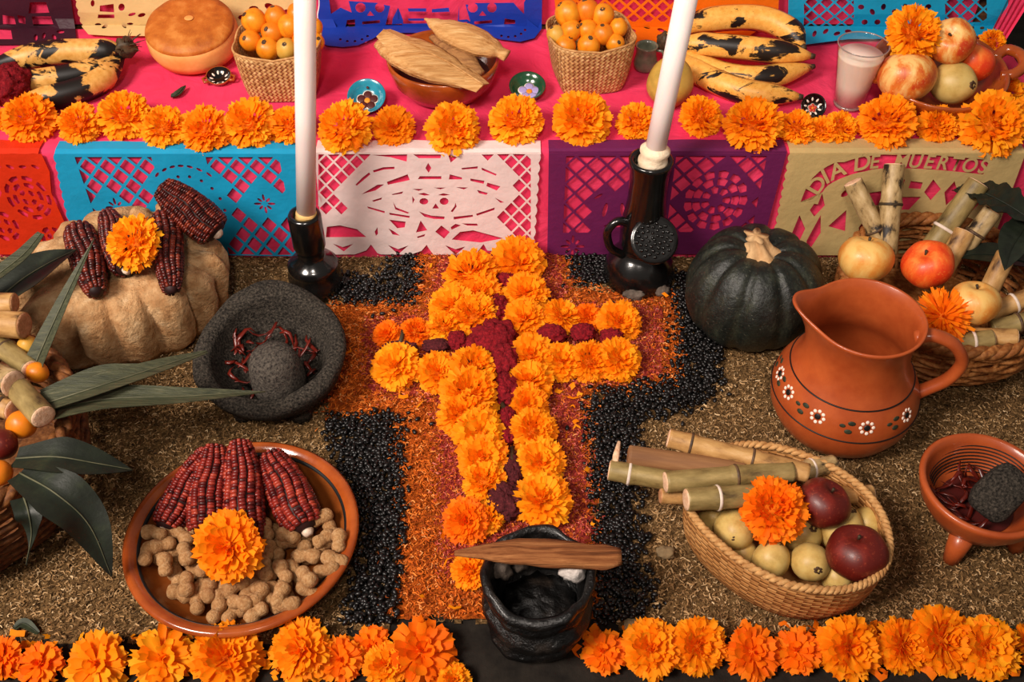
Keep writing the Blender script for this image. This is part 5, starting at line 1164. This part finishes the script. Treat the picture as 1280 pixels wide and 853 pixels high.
# woven baskets with tejocotes
square_basket('square palm basket of tejocotes behind the left candle', P(357, 108, Z), .04, .049, .0640, .078)
square_basket('square palm basket of tejocotes between tamales and mug', P(735, 100, Z), .20, .047, .0635, .080)
def tej(lst, grp, zf, names):
    for (u, v, r_, m), lab in zip(lst, names):
        p = P(u, v, zf(v)); fruit('tejocote', lab, 'fruit', p, r_*ppm(p), m, grp, 'tejo', (rnd.uniform(-.6, .6), rnd.uniform(-.7, .2), rnd.uniform(.3, 1)))
z1 = lambda v: .262+max(0, (60-v))*.00085
tej([(318, 26, 16, 'tejo'), (345, 21, 14, 'tejo'), (362, 33, 16, 'tejo'), (340, 41, 14, 'tejo'), (313, 51, 14, 'tejo'), (335, 61, 15, 'tejo'), (358, 61, 14, 'tejogreen'), (371, 17, 13, 'tejo'), (394, 53, 12, 'tejo'), (378, 52, 13, 'tejo'), (392, 34, 12, 'tejo')], 'tejocotes behind the left candle', z1,
    [f'tejocote {w} in the basket behind the left candle' for w in ('at the top left of the heap', 'at the top centre of the heap', 'half covered by the candle, upper right', 'in the middle of the heap', 'touching the left basket wall', 'lowest at the front wall', 'dull greenish, next to the front wall', 'highest, just left of the candle', 'just right of the candle, low', 'directly behind the candle, low', 'directly behind the candle, high')])
tej([(710, 17, 17, 'tejo'), (734, 13, 15, 'tejo'), (753, 19, 15, 'tejo'), (714, 38, 14, 'tejo'), (735, 37, 13, 'tejo'), (754, 43, 14, 'tejo'), (773, 34, 12, 'tejo'), (695, 43, 12, 'tejogreen'), (706, 58, 14, 'tejo'), (736, 57, 15, 'tejo'), (769, 54, 12, 'tejo')], 'tejocotes beside the small mug', z1,
    [f'tejocote {w} in the basket beside the mug' for w in ('at the top left of the heap', 'at the top centre of the heap', 'at the top right of the heap', 'reddish, left of the heap centre', 'pale, exactly mid-heap', 'reddest, right of the heap centre', 'against the right wall, upper', 'dull and greenish at the left wall', 'at the front left wall', 'at the front wall, centre', 'at the front right corner')])
# bowl of tamales
tb = Vector((*P(554, 74, .252)[:2], Z)); t = thing('clay_bowl', 'glossy clay bowl holding corn-husk tamales', 'bowl', tb)
obj('body', G().lathe([(0, 0), (.045, 0), (.060, .006), (.075, .024), (.0825, .046), (.0840, .056), (.0815, .059), (.0785, .056), (.070, .026), (.055, .012), (0, .010)], 72), 'clayin', t)
obj('glaze', G().lathe([(0, .0106), (.0552, .0126), (.0702, .0264), (.0772, .050)], 60), 'maroon', t)
g = G()
for k in range(26):
    a = 1.2+rnd.uniform(0, 1.1); z = .03+.016*rnd.random(); R = .0706+(z-.0264)*.29; g.ell((0, 0, 0), (.0022, .0022, .0006), 8, 4, facing((math.cos(a)*R, math.sin(a)*R, z), (-math.cos(a), -math.sin(a), .3)))
obj('painted_dots', g, 'tapeold', t)
def tamal(label, pts, rad, flat, mat='husk', up=(0, 0, 1)):
    path = bez(px3(pts), 26); o0 = path[0].copy(); m = len(rad); rr = []
    for i in range(26):
        x = i/25*(m-1); k = min(int(x), m-2); f = x-k; f = f*f*(3-2*f); rr.append((rad[k]*(1-f)+rad[k+1]*f))
    g = G().tube([p-o0 for p in path], rr, 40, flat=flat, up=up)
    vs = []
    for i, v in enumerate(g.v):
        k = i % 40; ii = min(i//40, 25); c0 = path[ii]-o0; d = Vector(v)-c0; vs.append(tuple(c0+d*(1+.035*math.sin(k*2.51+.3*math.sin(ii*.4))+.03*math.sin(k*5.3))))
    g.v = vs; t = thing('tamal', label, 'tamal', o0, None, 'tamales in the clay bowl'); obj('husk', g, mat, t); return t, path
t, pa = tamal('front husk-wrapped tamal filling the left of the bowl', [(478, 52, .272), (510, 66, .272), (550, 86, .268), (602, 108, .262)], [.018, .029, .036, .037, .033, .022, .008], .42)
f = G(); 
lf = leaf('dry husk flap rising at the left of the front tamal', [(604, 106, .268), (560, 78, .280), (515, 56, .288), (479, 37, .292)], 52, 'husk', 'husk', -.35, 'tamales in the clay bowl', prof=lambda f: .25+.75*math.sin(math.pi*min(1, f*.8+.1)), name='husk_leaf')
tamal('rear pointed tamal lying across the right rim of the bowl', [(531, 23, .300), (556, 36, .294), (590, 50, .286), (618, 62, .276), (634, 70, .270)], [.002, .013, .023, .028, .027, .020, .011, .012], .5)
tamal('small dark tamal wedged between the two larger ones', [(540, 46, .270), (570, 64, .270), (602, 92, .262)], [.006, .014, .015, .006], .7, 'huskdark')
# mug, round yellow fruit
mc_ = P(806, 86, Z); t = thing('small_mug', 'tiny grey-green glazed mug right of the woven basket', 'mug', mc_)
obj('body', G().lathe([(0, 0), (.014, 0), (.0175, .004), (.0190, .012), (.0170, .021), (.0158, .026), (.0165, .038), (.0178, .0405), (.0160, .0410), (.0140, .037), (.0138, .012), (0, .006)], 40), 'mug', t)
obj('handle', G().tube(bez([(.0150, -.004, .034), (.024, -.006, .033), (.027, -.007, .024), (.023, -.006, .014), (.016, -.004, .011)], 14), .0024, 8), 'mug', t)
p = P(838, 103, Z+.0345); fruit('yellow_fruit', 'round dull yellow fruit half hidden by the right candle', 'fruit', p, .0355, 'melon', None, 'guava', (.3, .2, 1))
# glass of atole
gc = P(1060, 131, Z); t = thing('drinking_glass', 'tapered faceted glass of milky drink', 'glass', gc)
def facet(p, a, r, z): k = 1+(.012*abs(math.cos(8*a)) if .004 < z < .075 else 0); return (p[0]*k, p[1]*k, z)
obj('glass', G().lathe([(0, 0), (.0210, 0), (.0225, .003), (.0270, .040), (.0335, .080), (.0365, .098), (.0367, .1000), (.0355, .1000), (.0352, .098), (.0320, .080), (.0257, .040), (.0212, .006), (0, .006)], 96, fn=facet), 'glass', t)
obj('rim', G().tube([(.0361*math.cos(a), .0361*math.sin(a), .0998) for a in [2*math.pi*k/64 for k in range(64)]], .0009, 8, closed=True), 'glassrim', t)
obj('base', G().lathe([(0, .0005), (.0205, .0005), (.0222, .0032), (.0212, .0058), (0, .0058)], 48), 'glassrim', t)
obj('drink', G().lathe([(0, .0063), (.0209, .0064), (.0254, .040), (.0317, .080), (.0322, .0835), (0, .0832)], 64), 'milk', t)
# handled clay bowl with fruit
kz = Vector((*P(1172, 88, .245)[:2], Z+.006)); tx = math.radians(7); t = thing('clay_casserole', 'wide clay casserole with loop handle holding apples', 'bowl', kz, (tx, 0, 0))
obj('body', G().lathe([(0, 0), (.055, 0), (.074, .008), (.090, .028), (.0965, .045), (.0985, .050), (.096, .0525), (.0925, .050), (.084, .028), (.068, .014), (0, .011)], 80), 'clayin', t)
obj('handle', G().tube(bez([(.088, .028, .044), (.107, .038, .052), (.121, .022, .056), (.120, -.002, .054), (.104, -.014, .048), (.088, -.010, .042)], 22), .0082, 12), 'clayin', t)
obj('handle', G().tube(bez([(-.088, -.022, .044), (-.107, -.024, .050), (-.116, 0, .052), (-.107, .024, .050), (-.088, .022, .044)], 18), .0075, 12), 'clayin', t)
for (u, v, r_, z, m, k, up, lab) in [(1133, 96, 36, .262, 'applem', 'apple', (0, .55, 1), 'large yellow and red apple at the front of the casserole'), (1189, 52, 29, .300, 'applem', 'apple', (-.35, -.5, .7), 'apple with its stem hollow showing, top of the casserole'), (1216, 78, 27, .262, 'appleo', 'apple', (.6, .5, 1), 'red apple behind, mostly hidden in the casserole'), (1191, 104, 27, .250, 'guava', 'guava', (.55, -.75, .35), 'pale yellow guava in front of the apples, casserole'), (1150, 60, 25, .262, 'applem', 'apple', (0, .4, 1), 'apple under the casserole marigold')]:
    p = P(u, v, z); fruit('apple' if k == 'apple' else 'guava', lab, k, p, r_*ppm(p), m, 'fruit in the casserole', k, up)
marigold(1141, 42, 37, .30, 'marigold resting on the apples in the casserole', 'marigolds on other offerings', 0, (-.1, -.7, 1), .3)
for pts, lab in (([(18, 786, .006), (30, 780, .010), (48, 792, .008)], 'dry dark leaf behind the leftmost bottom marigolds'), ([(198, 800, .008), (206, 786, .014), (210, 770, .010)], 'dark upright leaf scrap behind the fourth bottom marigold'), ([(1254, 792, .008), (1268, 790, .012), (1284, 794, .008)], 'dark leaf scrap behind the bottom row, right corner')):
    leaf(lab, pts, 12, 'dryleaf', 'dryleaf', .4, prof=lambda f: .3+.8*math.sin(math.pi*min(1, .1+f*.85)), name='dry_leaf', n=10)
# dry leaf and string
leaf('small dry dark leaf lying on the pink cloth', [(214, 121, Z+.002), (222, 118, Z+.004), (232, 107, Z+.006)], 9, 'dryleaf', 'dryleaf', .4, prof=lambda f: .4+.8*math.sin(math.pi*min(1, .2+f*.8)) if f < .97 else .1, name='dry_leaf', n=10)
g = G().tube(bez([PY(397, -20, 1.50), PY(399, 4, 1.50), PY(397, 20, 1.49), PY(400, 33, 1.48)], 14), .0009, 6); tag(obj('string', g, 'wax'), 'thin pale string hanging beside the left candle', 'string')

# loose petals scattered along the flower rows
v, f = slivers(pxpoly([(-20, 795), (580, 795), (580, 853), (-20, 853)]), 90, .004, .013, .006); v2, f2 = slivers(pxpoly([(715, 785), (1290, 785), (1290, 845), (715, 845)]), 80, .004, .013, .006)
v3, f3 = slivers(ORANGE, 60, .014, .010, .005)
tag(obj('loose_petals', npmesh('loose_petals', [(v, f), (v2, f2), (v3, f3)], ['mari', 'marideep', 'mari']), None), 'loose orange petals strewn along the flower rows and cross', 'petals', kind='stuff')
